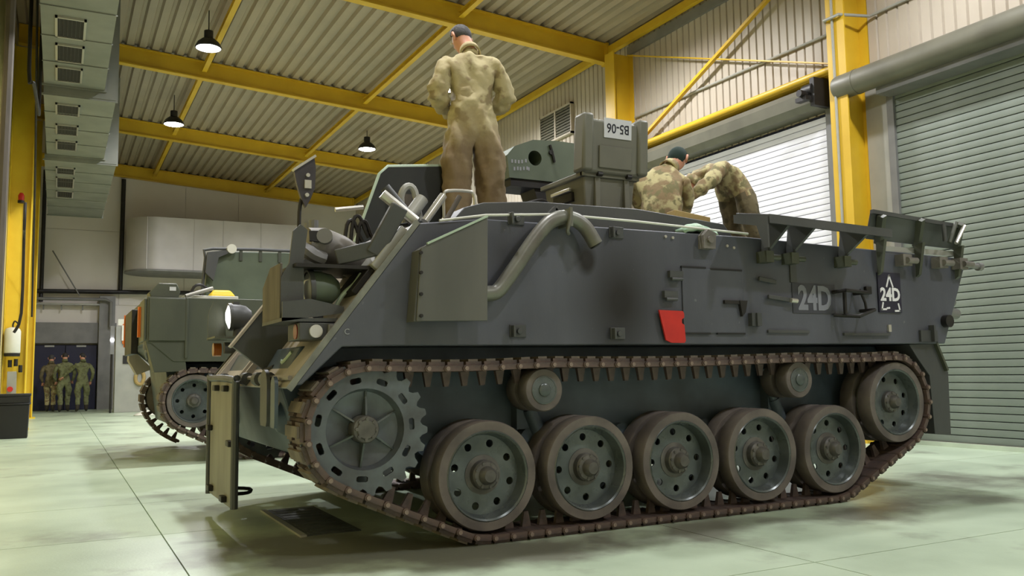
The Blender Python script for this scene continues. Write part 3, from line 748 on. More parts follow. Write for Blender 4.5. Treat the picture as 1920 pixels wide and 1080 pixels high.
for k in range(6):
    a = 2*PI*k/6 + 0.5
    d = Vector((math.cos(a), 0, math.sin(a))); t = Vector((-math.sin(a), 0, math.cos(a)))*0.005
    A, B_ = d*0.07, d*0.215
    lo, hi0, hi1 = Vector((0,0.075,0)), Vector((0,0.005,0)), Vector((0,0.045,0))
    sr.hexa([A-t+lo, B_-t+Vector((0,0.065,0)), B_+t+Vector((0,0.065,0)), A+t+lo, A-t+hi0, B_-t+hi1, B_+t+hi1, A+t+hi0])
SPR_RIB = sr.mesh('sprocket_ribs', M_rim)
sh = MB().lathe([(0.0, -0.020), (0.050, -0.020), (0.056, -0.012), (0.070, -0.010), (0.076, 0.0), (0.076, 0.08), (0.0, 0.08)], (0,0,0), (0,1,0), 28, False)
for k in range(8):
    a = 2*PI*k/8; sh.cyl((0.056*math.cos(a), -0.024, 0.056*math.sin(a)), (0.056*math.cos(a), -0.008, 0.056*math.sin(a)), 0.010, n=6)
SPR_HUB = sh.mesh('sprocket_hub', M_hub)

def running_gear(root, y_out, sgn, detailed, path=None):
    """y_out: plane of the outer wheel faces; sgn +1 looks towards -y, -1 towards +y"""
    rz = 0 if sgn > 0 else PI
    def put(name, me, x, z, dy, parent=None, local=False):
        o = link(name, me, parent or root)
        if not local:
            o.location = (x, y_out + sgn*dy, z); o.rotation_euler.z = rz
        else: o.location = (x, dy, z)
        return o
    def wheel(name, x, z, sc=1.0):
        if not detailed:
            o = put(name, FARWHEEL_ME, x, z, 0); o.scale = (sc, 1, sc); return
        w = put(name, DISC_ME, x, z, 0.080); w.scale = (sc, 1, sc)
        a = random.random()*6.28
        w.rotation_euler.y = a if sgn > 0 else -a
        put('rim', RIMW_ME, 0, 0, -0.080, w, True); put('tyre', TYRE_ME, 0, 0, -0.080, w, True)
        put('tyre', TYRE_ME, 0, 0, 0.090, w, True); put('rim', RIMW_ME, 0, 0, 0.090, w, True)
        put('hub', HUB_ME, 0, 0, -0.060 if name != 'idler_wheel' else -0.040, w, True)
    for x in WX: wheel('road_wheel', x, WZ)
    wheel('idler_wheel', IDX, IDZ, 0.3076/WR)
    for (x, z) in ROLL_X:
        w = put('return_roller', ROLLER_D, x, z, 0.03)
        put('tyre', ROLLER_T, 0, 0, 0, w, True); put('tyre', ROLLER_T, 0, 0, 0.15, w, True)
    s = put('drive_sprocket', SPR_ME, SPX, SPZ, 0.02); s.rotation_euler.y = 0.05
    if detailed:
        put('dish', SPR_DISH, 0, 0, 0, s, True); put('ribs', SPR_RIB, 0, 0, 0, s, True); put('hub', SPR_HUB, 0, 0, 0, s, True)
    put('sprocket_ring', SPR_ME, 0, 0, 0.24, s, True)
    y0 = y_out - 0.022 if sgn > 0 else y_out + 0.022 - 0.33
    tr = link('track', None, root)
    for (x, z, a) in (path or LINKS):
        o = link('track_link', LINK_ME, tr); o.location = (x, y0, z); o.rotation_euler.y = -a
        if detailed:
            p = link('track_pad', PAD_ME, tr); p.location = o.location; p.rotation_euler.y = -a
            p = link('pin_head', PIN_ME, tr); p.location = (x, y0 if sgn > 0 else y0 + 0.361, z); p.rotation_euler.y = -a
    # swing arms
    for x in WX:
        b = MB(); ya, yb = y_out + sgn*0.30, y_out + sgn*0.37
        b.bar((x, (ya+yb)/2, WZ), (x-0.26, (ya+yb)/2, 0.56), 0.06, 0.09, (0, 1, 0)); b.cyl((x, y_out+sgn*0.05, WZ), (x, yb, WZ), 0.05); b.cyl((x-0.26, ya, 0.56), (x-0.26, y_out+sgn*0.42, 0.56), 0.07)
        b.build('swing_arm', M_lower, root)
    b = MB(); ya = y_out + sgn*0.30
    MB().cyl((IDX, y_out+sgn*0.05, IDZ), (IDX, y_out+sgn*0.42, IDZ), 0.055).build('idler_axle', M_lower, root)
    MB().cyl((SPX, y_out+sgn*0.10, SPZ), (SPX, y_out+sgn*0.42, SPZ), 0.19).build('final_drive', M_lower, root)
    for (x, z) in ROLL_X:
        b = MB(); b.cyl((x, y_out+sgn*0.02, z), (x, y_out+sgn*0.42, z), 0.03); b.box(x-0.05, x+0.05, y_out+min(sgn*0.30, sgn*0.40), y_out+max(sgn*0.30, sgn*0.40), z-0.25, z+0.05); b.build('roller_bracket', M_lower, root)
    for x in (0.34, 2.42):
        b = MB(); b.cyl((x, ya, 0.98), (x+0.20, ya, 0.52), 0.038); b.cyl((x+0.1, ya, 0.75), (x+0.22, ya, 0.47), 0.048)
        b.build('shock_absorber', M_lower, root)

# ------------------------------------------------------------------ the near vehicle (its length runs along x, rear at +x)
v1 = thing('armoured_vehicle', 'dark grey tracked armoured repair vehicle numbered 24D in the foreground', 'armoured vehicle')
running_gear(v1, 0.0, 1, True)
running_gear(v1, 2.80, -1, False)
HULLP = [(-1.13, 0.93), (-1.085, 0.935), (-0.87, 1.135), (-0.60, 1.14), (4.11, 1.155), (4.45, 1.86), (2.05, 1.905), (0.0, 1.895), (-0.36, 1.85), (-0.424, 1.842)]
hull = MB().prism(HULLP, 'xz', 0.0, 2.80).build('hull', M_hull, v1, bevel=0.008)
MB().prism([(-1.12, 0.94), (-0.98, 0.52), (-0.62, 0.41), (3.85, 0.41), (4.08, 1.15), (-1.0, 1.15)], 'xz', 0.38, 2.42).build('lower_hull', M_lower, v1, bevel=0.01)
# glacis skin and its fittings; s along the slope, n away from it
GT = Vector((0.613, 0, 0.790)); GN = Vector((-0.790, 0, 0.613)); G0 = Vector((-1.13, 0, 0.93))
def G(s, y, n): p = G0 + GT*s + GN*n; return Vector((p.x, y, p.z))
def gbox(b, s0, s1, y0, y1, n0, n1):
    return b.hexa([G(s0,y0,n0), G(s1,y0,n0), G(s1,y1,n0), G(s0,y1,n0), G(s0,y0,n1), G(s1,y0,n1), G(s1,y1,n1), G(s0,y1,n1)])
gbox(MB(), -0.02, 1.14, 0.035, 2.765, 0.0, 0.012).build('glacis_plate', M_glacis, v1)
for y in (0.0, 2.77): gbox(MB(), -0.03, 1.16, y, y+0.022, -0.01, 0.025).build('glacis_edge', M_edge2 if y == 0 else M_hull2, v1)
for a in ((0.0, 0.50, 1.30, 1.34, 0.01, 0.05), (0.0, 0.50, 1.46, 1.50, 0.01, 0.05), (0.02, 0.95, 2.30, 2.34, 0.01, 0.05), (0.02, 0.95, 2.52, 2.56, 0.01, 0.04)):
    gbox(MB(), *a).build('glacis_rib', M_glacis, v1)
# hinge line at the nose with knuckles
for y in (0.55, 0.78, 1.18, 2.05):
    b = MB(); c = G(0.02, y, 0.03); b.cyl(c, c + Vector((0, 0.11, 0)), 0.042, n=14); b.build('hinge_knuckle', M_hull2, v1)
MB().tube([G(0.03, 0.06, 0.03), G(0.03, 2.7, 0.03)], 0.014, 6).build('hinge_rod', M_glacis, v1)
# hanging front plate with its tubular frame
fp = MB().box(-1.235, -1.222, 1.14, 2.08, 0.15, 0.95).build('front_plate', M_plate, v1, bevel=0.004)
MB().tube([(-1.232, 1.10, 0.16), (-1.232, 1.10, 0.90), (-1.232, 1.13, 0.96), (-1.232, 2.08, 0.97), (-1.232, 2.12, 0.92), (-1.232, 2.12, 0.14)], 0.024, 8, 3).build('frame_tube', M_hull2, fp)
for (y, z) in ((1.75, 0.905), (1.38, 0.905), (1.40, 0.19), (1.95, 0.20), (1.18, 0.56), (2.02, 0.62)):
    MB().box(-1.27, -1.235, y-0.05, y+0.05, z-0.02, z+0.02).build('plate_catch', M_dark, fp, bevel=0.006)
MB().tube([(-1.22, 1.20, 0.24), (-1.12, 1.25, 0.235), (-1.08, 1.4, 0.24), (-1.2, 1.45, 0.25)], 0.012, 6, 3).build('pull_loop', M_dark, fp)
# short twin drop links next to it
for (y0, y1, m) in ((0.40, 0.58, M_hull2), (0.20, 0.30, M_lower)):
    hw_ = (y1-y0)/2; ym_ = (y0+y1)/2
    b = MB(); b.prism([(ym_+hw_*math.cos(PI*k/10), 0.93+hw_*math.sin(PI*k/10)) for k in range(11)] + [(ym_-hw_, 0.73), (ym_-hw_*0.8, 0.70), (ym_+hw_*0.8, 0.70), (ym_+hw_, 0.73)], 'yz', -1.185, -1.165)
    b.build('drop_link', m, v1)
# bulging final-drive noses below the glacis
for y in (0.62, 2.18):
    MB().lathe([(0.0, -0.13), (0.11, -0.11), (0.17, -0.04), (0.19, 0.10), (0.19, 0.25)], (-0.98, y, 0.80), (0.94, 0, -0.34), 20, False).build('final_drive_nose', M_lower, v1)
# dark longitudinal fin standing on the glacis
b = gbox(MB(), 0.10, 0.98, 0.98, 1.03, 0.01, 0.26); b.build('fin_plate', M_hull2, v1, bevel=0.004)
gbox(MB(), 0.09, 0.99, 0.965, 1.045, 0.26, 0.275).build('fin_flange', M_glacis, v1)
# far lamp group: second headlight on a bracket
def headlight(x, y, z, far):
    r = link('headlight', None, v1)
    b = MB().lathe([(0.0, 0.175), (0.05, 0.165), (0.085, 0.125), (0.103, 0.06), (0.108, 0.0), (0.100, -0.008), (0.100, 0.0), (0.0, 0.02)], (x, y, z), (1, 0, 0.05), 28, False)
    b.build('bowl', M_green if not far else M_hull2, r)
    MB().lathe([(0.0, -0.035), (0.05, -0.030), (0.09, -0.012), (0.100, 0.0), (0.0, 0.004)], (x, y, z), (1, 0, 0.05), 28, False).build('lens', M_heademit if far else M_glass, r)
    MB().lathe([(0.100, -0.014), (0.112, -0.014), (0.114, 0.012), (0.104, 0.012)], (x, y, z), (1, 0, 0.05), 28).build('bezel', M_hull2, r)
    MB().cyl((x+0.05, y, z-0.16), (x+0.06, y, z-0.08), 0.03, n=10).box(x+0.02, x+0.07, y-0.02, y+0.02, z+0.09, z+0.125).build('bracket', M_hull2, r)
headlight(-0.985, 0.26, 1.465, False)
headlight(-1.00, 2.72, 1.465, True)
# near headlight box: front panel, side cheek, shelf and floor
b = MB(); b.prism([(0.17, 1.29), (0.62, 1.29), (0.62, 1.50), (0.52, 1.55), (0.42, 1.60), (0.17, 1.60)], 'yz', -1.17, -1.155); b.build('lamp_box_front', M_brown, v1, bevel=0.004)
b = MB(); b.prism([(-1.165, 1.28), (-1.04, 1.30), (-1.04, 1.62), (-1.02, 1.79), (-1.06, 1.82), (-1.10, 1.78), (-1.12, 1.60), (-1.165, 1.52)], 'xz', 0.165, 0.185); b.build('lamp_box_cheek', M_hull2, v1)
b = MB(); b.prism([(-1.17, 1.275), (-0.83, 1.325), (-0.83, 1.36), (-1.02, 1.40), (-1.17, 1.38)], 'xz', 0.10, 0.115); b.box(-1.17, -0.82, 0.10, 0.62, 1.275, 1.295); b.build('lamp_box_floor', M_hull2, v1)
MB().box(-1.10, -0.60, 0.10, 0.62, 1.575, 1.595).build('lamp_box_shelf', M_dark, v1)
MB().box(-1.05, -1.03, 0.20, 0.22, 1.38, 1.54).build('guard_bar', M_edge, v1)
# far lamp bracket
b = MB(); b.box(-1.15, -0.80, 2.50, 2.92, 1.285, 1.30); b.prism([(-1.15, 1.28), (-1.0, 1.28), (-1.04, 1.56), (-1.11, 1.60), (-1.15, 1.5)], 'xz', 2.86, 2.875); b.build('far_lamp_bracket', M_olive, v1)
MB().cyl((-1.12, 2.78, 1.20), (-1.06, 2.78, 1.20), 0.055).build('far_indicator', M_amber, v1)
MB().cyl((-1.06, 2.62, 1.21), (-0.98, 2.62, 1.21), 0.045).build('far_side_lamp', M_hull2, v1)
# indicator cluster under the near lamp box
ic = MB().box(-1.08, -0.86, 0.10, 0.36, 1.175, 1.27).build('indicator_housing', M_hull2, v1, bevel=0.006)
MB().cyl((-1.085, 0.17, 1.222), (-1.062, 0.17, 1.222), 0.042, n=20).build('red_lens', M_redlens, ic)
MB().cyl((-0.99, 0.082, 1.222), (-0.99, 0.104, 1.222), 0.036, n=20).build('clear_lens', M_glass, ic)
MB().box(-0.925, -0.865, 0.075, 0.104, 1.185, 1.262).build('socket_cover', M_grey, ic, bevel=0.008)
# big blunt grey cylinder unit above the shelf
b = MB()
b.tube([(-0.99, 0.34, 1.745), (-0.90, 0.36, 1.735), (-0.78, 0.40, 1.70), (-0.66, 0.44, 1.655)], [0.088, 0.108, 0.112, 0.100], 18)
su = b.build('air_cleaner', M_unit, v1)
MB().cyl((-0.905, 0.235, 1.775), (-0.885, 0.30, 1.765), 0.045, n=16).build('boss', M_grey, su)
MB().hexa([(-0.985, 0.262, 1.74), (-0.935, 0.248, 1.735), (-0.935, 0.262, 1.80), (-0.985, 0.276, 1.80), (-0.985, 0.256, 1.745), (-0.935, 0.242, 1.74), (-0.935, 0.256, 1.805), (-0.985, 0.270, 1.805)]).build('opening', M_black, su)
MB().tube([(-0.995, 0.30, 1.70), (-0.99, 0.25, 1.68), (-0.96, 0.245, 1.66), (-0.9, 0.25, 1.64)], 0.04, 8, 3).build('neck', M_grey, su)
# hoses and wiring behind the headlight
for k, pts in enumerate((((-0.84, 0.25, 1.36), (-0.80, 0.22, 1.44), (-0.74, 0.20, 1.50), (-0.70, 0.20, 1.56)), ((-0.86, 0.3, 1.34), (-0.76, 0.26, 1.38), (-0.72, 0.24, 1.45)), ((-1.02, 0.5, 1.12), (-1.05, 0.6, 1.06), (-1.0, 0.8, 1.10), (-0.95, 0.9, 1.14)), ((-1.06, 0.8, 1.04), (-1.08, 0.95, 1.02), (-1.02, 1.1, 1.08)))):
    MB().tube(pts, 0.013, 8, 4).build('hose', M_edge if k in (0, 2) else M_dark, v1)
# wing mirror on its bent stem
b = MB().tube([(-0.985, 0.50, 1.68), (-0.985, 0.50, 1.95), (-0.965, 0.50, 2.06), (-0.945, 0.50, 2.16)], 0.012, 8, 4)
ms = b.build('mirror_stem', M_dark, v1)
mp_ = plate_mesh('mirror', [(-1.025, 2.195), (-0.905, 2.285), (-0.895, 2.22), (-0.900, 2.10), (-0.925, 2.03), (-0.955, 1.975), (-0.985, 2.04), (-1.01, 2.12)], [], 0.03, M_mirror)
o = link('mirror_head', mp_, ms); o.location = (0, 0.47, 0)
MB().bar((-1.03, 0.475, 2.195), (-0.90, 0.475, 2.292), 0.05, 0.014).build('mirror_visor', M_steel, ms)
b = MB(); b.box(-0.965, -0.925, 0.455, 0.475, 2.09, 2.14); b.cyl((-0.945, 0.455, 2.17), (-0.945, 0.475, 2.17), 0.012); b.cyl((-0.95, 0.455, 2.05), (-0.95, 0.475, 2.05), 0.012); b.build('mirror_clamp', M_steel, ms)
# upper glacis clutter: tubes, bars, wedge and guard rail
for k, (p, q, r_, m) in enumerate((((-0.60, 0.12, 2.02), (-0.40, 0.10, 1.87), 0.030, M_steel), ((-0.52, 0.30, 2.10), (-0.36, 0.26, 1.90), 0.032, M_hull2), ((-0.20, 0.16, 2.05), (-0.33, 0.14, 1.88), 0.024, M_steel), ((-0.12, 0.10, 2.04), (-0.22, 0.08, 1.88), 0.015, M_brown), ((-0.28, 0.30, 2.05), (-0.38, 0.28, 1.92), 0.04, M_lgrey))):
    b = MB(); b.cyl(p, q, r_, n=14); b.build('stub_tube', m, v1)
b = MB().bar((-0.52, 0.05, 1.94), (-0.66, 0.10, 1.66), 0.10, 0.05, (0, 1, 0)).bar((-0.64, 0.09, 1.70), (-0.86, 0.16, 1.64), 0.09, 0.04, (0, 1, 0)); b.build('hinge_arm', M_hull2, v1, bevel=0.008)
gbox(MB(), 0.80, 1.10, 0.06, 0.30, 0.012, 0.06).build('cover_strip', M_lgrey, v1, bevel=0.006)
gbox(MB(), 0.62, 0.80, 0.10, 0.42, 0.012, 0.05).build('dark_step', M_dark, v1, bevel=0.006)
gbox(MB(), 0.70, 1.12, 0.45, 0.95, 0.012, 0.045).build('vision_hatch', M_glacis, v1, bevel=0.006)
MB().tube([(-0.38, 0.35, 1.90), (-0.40, 0.35, 2.06), (-0.36, 0.35, 2.13), (-0.31, 0.35, 2.10), (-0.28, 0.35, 1.92)], 0.022, 8, 4).build('lifting_eye', M_lgrey, v1)
MB().tube([(-0.18, 0.20, 1.92), (-0.18, 0.20, 2.06), (-0.15, 0.20, 2.09), (-0.02, 0.20, 2.10), (0.02, 0.20, 2.08), (0.03, 0.20, 1.98)], 0.010, 8, 3).build('grab_rail', M_steel, v1)
for x, z in ((-0.70, 1.90), (-0.66, 1.93), (-0.62, 1.90)):
    b = MB(); b.tube([(x, 0.55, z-0.18), (x+0.02, 0.55, z), (x+0.06, 0.55, z+0.03), (x+0.09, 0.55, z-0.04), (x+0.12, 0.55, z-0.1)], 0.012, 6, 3); b.build('lever', M_dark, v1)
MB().tube([(-0.74, 0.6, 2.00), (-0.56, 0.6, 2.03)], 0.014, 8).build('lever_bar', M_steel, v1)
for y in (0.50, 0.62): MB().cyl((-0.82, y+0.3, 1.78), (-0.82, y+0.3, 1.96), 0.03, n=10).build('periscope_post', M_grey, v1)
# open engine hatch, standing behind the clutter
hp = [(-0.42, 1.90), (-0.24, 2.40), (-0.18, 2.46), (0.29, 2.51), (0.34, 2.47), (0.30, 2.30), (0.16, 1.92)]
o = link('engine_hatch', plate_mesh('engine_hatch', hp, [], 0.05, M_hatchg), v1); o.location = (0, 1.20, 0)
b = MB().tube([(x, 1.215, z) for x, z in hp[:-1]], 0.016, 8, 0); b.build('hatch_rim', M_edge, o, (0, 1.20, 0)); o.children[0].location = (0, 0, 0)
b = MB(); b.box(-0.16, -0.02, -0.05, 0.0, 2.06, 2.26); b.box(-0.1, 0.25, -0.02, 0, 2.0, 2.03); b.build('hatch_stay', M_brown, o)
# hull roof: raised coaming along the near side and fittings
MB().prism([(-0.16, 1.89), (-0.08, 1.98), (0.05, 2.02), (0.42, 2.055), (1.20, 2.065), (1.95, 2.01), (2.05, 1.90)], 'xz', 0.12, 0.34).build('roof_coaming', M_hull2, v1, bevel=0.006)
MB().box(0.74, 2.0, 0.9, 2.5, 1.89, 2.0).build('roof_hatch_ring', M_hull2, v1, bevel=0.01)
MB().tube([(-0.30, -0.012, 1.862), (0.0, -0.012, 1.915), (0.50, -0.012, 1.955), (1.10, -0.012, 1.950), (2.05, -0.012, 1.925)], 0.008, 6).build('lashing_rope', M_rope, v1)
b = MB(); b.bar((0.40, 0.02, 1.90), (0.50, 0.02, 2.00), 0.03, 0.03); b.bar((0.50, 0.02, 2.00), (0.64, 0.02, 1.90), 0.03, 0.03); b.build('rope_bracket', M_hull2, v1)
b = MB()
for k in range(5): b.cyl((0.56+k*0.09, 0.42, 2.03), (0.60+k*0.09, 0.42, 2.12), 0.02, n=8)
b.tube([(0.45, 0.40, 2.08), (0.62, 0.40, 2.13), (0.70, 0.40, 2.08)], 0.012, 6, 4); b.box(0.30, 0.48, 0.38, 0.46, 2.04, 2.075)
b.build('roof_catches', M_dark, v1)
# crane boom lying across the roof
cr = [(0.90, 2.52), (0.88, 2.70), (0.95, 2.78), (1.12, 2.85), (1.35, 2.865), (1.75, 2.86), (1.95, 2.80), (1.98, 2.55), (1.60, 2.50), (1.34, 2.52)]
o = link('crane_boom', plate_mesh('crane_boom', cr, [circ(0.062, 24, 1.135, 2.70)], 0.34, M_green), v1); o.location = (0, 1.40, 0)
MB().cyl((1.135, 1.60, 2.70), (1.135, 1.72, 2.70), 0.060, n=20).build('boom_pin', M_black, o, (0, 1.40, 0)).location = (0, 0, 0)  # black pin paints the shade inside the boom hole
b = MB(); b.box(0.92, 1.95, 0.02, 0.32, 2.46, 2.52); b.build('boom_shoe', M_dark, o)
b = MB(); b.hexa([(1.30, 0.05, 2.0), (1.60, 0.05, 2.0), (1.60, 0.29, 2.0), (1.30, 0.29, 2.0), (1.15, 0.05, 2.46), (1.60, 0.05, 2.46), (1.60, 0.29, 2.46), (1.15, 0.29, 2.46)]); b.build('boom_pedestal', M_dark, o)
b = MB(); b.tube([(1.27, -0.012, 2.82), (1.29, -0.012, 2.76), (1.31, -0.012, 2.68)], 0.012, 6); b.cyl((1.28, -0.02, 2.76), (1.28, 0.0, 2.76), 0.02, n=10); b.build('boom_handle', M_dark, o)
b = MB()
for (x, z) in ((0.925, 2.655), (0.955, 2.655), (0.985, 2.655), (1.015, 2.66), (1.05, 2.67), (0.945, 2.595), (0.975, 2.60), (1.00, 2.60), (1.03, 2.605), (1.06, 2.61), (1.075, 2.605)):
    b.box(x-0.007, x+0.007, -0.002, 0.0, z-0.014, z+0.014)
b.build('worn_stencil', M_wht2, o, smooth=False)

# side of the hull: shield, exhaust, catches, signs
sh_ = MB().prism([(-0.49, 1.27), (-0.055, 1.278), (-0.045, 1.88), (-0.41, 1.71), (-0.46, 1.68)], 'xz', -0.13, -0.115)
sd = sh_.build('exhaust_shield', M_shield, v1, bevel=0.004)
MB().prism([(-0.50, 1.27), (-0.455, 1.27), (-0.42, 1.70), (-0.465, 1.67)], 'xz', -0.115, 0.0).build('shield_return', M_shield, sd)
MB().box(-0.07, -0.055, -0.115, 0.0, 1.50, 1.85).build('shield_return', M_shield, sd)
MB().bar((-0.425, -0.132, 1.705), (-0.05, -0.132, 1.885), 0.02, 0.012).build('shield_lip', M_edge, sd)
for z in (1.30, 1.42, 1.54, 1.65): MB().cyl((-0.465, -0.145, z), (-0.465, -0.128, z), 0.010, n=8).build('bolt', M_dark, sd)
ex = MB().tube([(-0.10, -0.075, 1.440), (-0.03, -0.075, 1.440), (0.04, -0.075, 1.458), (0.13, -0.075, 1.565), (0.32, -0.075, 1.81), (0.43, -0.075, 1.905), (0.55, -0.075, 1.925), (0.645, -0.085, 1.875), (0.715, -0.10, 1.765)], 0.046, 14, 5).build('exhaust_pipe', M_pipe, v1)
MB().cyl((0.712, -0.10, 1.766), (0.7165, -0.10, 1.760), 0.041, n=14).build('pipe_mouth', M_black, ex)
b = MB(); b.box(0.505, 0.535, -0.13, 0.0, 1.865, 1.975); b.tube([(0.52, -0.13, 1.98), (0.515, -0.13, 1.9), (0.50, -0.12, 1.84), (0.52, -0.1, 1.82)], 0.012, 6, 3); b.build('pipe_clamp', M_pipe, ex)
for (x, z) in ((0.20, 1.905), (0.20, 1.225), (0.93, 1.865), (0.92, 1.215)):
    b = MB(); b.box(x-0.05, x+0.06, -0.012, 0, z-0.035, z+0.04); b.box(x-0.045, x-0.03, -0.05, 0, z-0.035, z+0.035); b.cyl((x+0.01, -0.03, z), (x+0.01, 0, z), 0.018, n=10)
    b.build('side_cleat', M_hull2, v1, bevel=0.003)
for (x, z) in ((1.66, 1.855),):
    b = MB(); b.prism([(x-0.05, z-0.06), (x+0.05, z-0.06), (x+0.06, z+0.05), (x-0.01, z+0.07), (x-0.05, z+0.03)], 'xz', -0.06, 0.0); b.cyl((x, -0.08, z), (x, 0, z), 0.025, n=10); b.build('side_cleat', M_unit, v1)
for (x, z) in ((1.33, 1.865), (1.39, 1.86), (1.86, 1.83), (1.92, 1.82)): MB().cyl((x, -0.012, z), (x, 0, z), 0.010, n=8).build('bolt', M_steel, v1)
# small access door in the side
ad = MB().box(1.455, 1.985, -0.010, 0.0, 1.225, 1.665).build('side_access_door', M_hull, v1, bevel=0.003)
for (x0, x1, z) in ((1.45, 1.66, 1.668), (1.70, 1.98, 1.662), (1.45, 1.68, 1.222), (1.74, 1.99, 1.222)): MB().box(x0, x1, -0.013, 0, z-0.006, z+0.006).build('door_seam', M_black, ad)
for (x, z) in ((1.39, 1.61), (1.34, 1.475)):
    b = MB(); b.box(x-0.05, x+0.06, -0.03, 0, z-0.02, z+0.025); b.cyl((x-0.04, -0.03, z-0.03), (x+0.05, -0.03, z-0.03), 0.012, n=8); b.build('door_hinge', M_hull2, ad)
b = MB(); b.box(1.80, 1.96, -0.03, 0, 1.425, 1.45); b.prism([(1.93, 1.45), (2.0, 1.45), (1.98, 1.37), (1.95, 1.34)], 'xz', -0.035, 0); b.build('door_latch', M_dark, ad)
b = MB(); b.box(2.03, 2.12, -0.04, 0, 1.275, 1.365); b.box(2.065, 2.085, -0.055, 0, 1.275, 1.365); b.build('door_stop', M_hull2, ad)
# red tag plate with a notch
o = link('red_tag_plate', plate_mesh('red_tag_plate', [(1.24, 1.372), (1.435, 1.368), (1.445, 1.352), (1.445, 1.325), (1.425, 1.312), (1.425, 1.288), (1.445, 1.275), (1.452, 1.17), (1.44, 1.157), (1.335, 1.158), (1.29, 1.175)], [], 0.012, M_red), v1); o.location = (0, -0.030, 0)
# pioneer tool brackets, bars and the step
for (x0, x1, z) in ((2.20, 2.42, 1.475), (2.12, 2.28, 1.60)): MB().bar((x0, -0.025, z+0.01), (x1, -0.025, z-0.01), 0.02, 0.03).build('tool_clip', M_hull2, v1, bevel=0.004)
MB().cyl((2.40, -0.04, 1.462), (2.46, -0.04, 1.458), 0.018, n=10).build('tool_ferrule', M_steel, v1)
b = MB()
b.tube([(2.86, -0.01, 1.535), (2.86, -0.13, 1.54), (3.08, -0.13, 1.53), (3.08, -0.01, 1.53)], 0.014, 8); b.tube([(2.86, -0.01, 1.365), (2.98, -0.14, 1.35), (3.14, -0.14, 1.40), (3.14, -0.01, 1.40)], 0.014, 8)
b.tube([(3.10, -0.05, 1.56), (3.14, -0.06, 1.46), (3.15, -0.06, 1.40)], 0.010, 8); b.box(2.88, 2.90, -0.10, -0.08, 1.37, 1.53)
b.build('folding_step', M_dark, v1)
b = MB(); b.box(3.20, 3.26, -0.03, 0, 1.53, 1.59); b.build('side_lug', M_dark, v1, bevel=0.006)
MB().box(2.44, 2.50, -0.012, 0, 1.595, 1.80).build('side_strap', M_hull2, v1)
# lettering
fa = MB().box(2.455, 2.885, -0.006, 0.0, 1.375, 1.592).build('faded_number_patch', M_decal2, v1, smooth=False)
t_ = link('number_text', text_mesh('number_text', '24D', 0.240, M_wht3, bold=0.009), fa); t_.location = (2.675, -0.008, 1.478); t_.rotation_euler = (PI/2, 0, 0); t_.scale = (0.80, 1, 1)
sg = MB().box(3.35, 3.605, -0.012, 0.0, 1.395, 1.705).build('number_sign', M_decal, v1, smooth=False)
t_ = link('number_text', text_mesh('number_text', '24D', 0.138, M_wht, bold=0.005), sg); t_.location = (3.478, -0.0145, 1.530); t_.rotation_euler = (PI/2, 0, 0); t_.scale = (0.92, 1, 1)
for p, q in (((3.443, 1.598), (3.476, 1.682)), ((3.476, 1.682), (3.512, 1.596)), ((3.378, 1.418), (3.393, 1.468)), ((3.378, 1.418), (3.425, 1.420)), ((3.437, 1.428), (3.462, 1.430)), ((3.528, 1.408), (3.580, 1.410)), ((3.580, 1.410), (3.566, 1.462))):
    d = Vector((q[0]-p[0], 0, q[1]-p[1])).normalized()*0.006
    MB().bar((p[0]-d.x, -0.0135, p[1]-d.z), (q[0]+d.x, -0.0135, q[1]+d.z), 0.003, 0.014, Vector((-d.z, 0, d.x))).build('sign_stroke', M_wht, sg, smooth=False)
t_ = link('letter_mark', text_mesh('letter_mark', 'C', 0.045, M_wht2), v1); t_.location = (-0.845, -0.004, 1.215); t_.rotation_euler = (PI/2, 0, 0)
# folding racks along the rear roof edge
def rack(name, x0, x1, ya, za, yb, zb, gx):
    b = MB(); t = 0.018
    b.hexa([(x0, yb, zb), (x1, yb, zb-0.03), (x1, ya, za-0.03), (x0, ya, za), (x0, yb, zb+t), (x1, yb, zb-0.03+t), (x1, ya, za-0.03+t), (x0, ya, za+t)])
    r = b.build(name, M_hull2, v1, bevel=0.003)
    MB().bar((x0, yb, zb-0.012), (x1, yb, zb-0.042), 0.02, 0.06).build('rack_edge', M_hull2, r)
    for gx_ in gx:
        k = (gx_-x0)/(x1-x0)*0.03
        b = MB(); b.prism([(yb+0.03, zb-k), (ya, za-k), (ya, za-0.09), (-0.005, 1.80), (-0.03, 1.74), (-0.07, 1.80)], 'yz', gx_-0.012, gx_+0.012); b.build('rack_gusset', M_hull2, r)
        b = MB(); b.box(gx_-0.05, gx_+0.02, -0.10, 0.0, 1.72, 1.80); b.cyl((gx_-0.01, -0.07, 1.76), (gx_+0.10, -0.07, 1.76), 0.022, n=10); b.build('rack_hinge', M_olive, r)
    return r
r1 = rack('folding_rack', 1.93, 3.12, -0.03, 2.045, -0.34, 1.985, (2.18, 2.42, 2.95))
b = MB(); b.prism([(-0.34, 1.99), (-0.02, 2.05), (-0.02, 1.99), (-0.24, 1.94), (-0.30, 1.78), (-0.34, 1.78)], 'yz', 1.915, 1.93); b.build('rack_end', M_hull2, r1)
r2 = MB().hexa([(3.25, -0.02, 1.96), (4.36, -0.02, 1.93), (4.36, 0.0, 1.93), (3.25, 0.0, 1.96), (3.20, -0.12, 2.155), (4.22, -0.12, 2.105), (4.22, -0.10, 2.105), (3.20, -0.10, 2.155)]).build('rear_flap_rack', M_hull2, v1, bevel=0.003)
MB().bar((3.20, -0.115, 2.15), (4.22, -0.115, 2.10), 0.03, 0.03).build('rack_edge', M_hull2, r2)
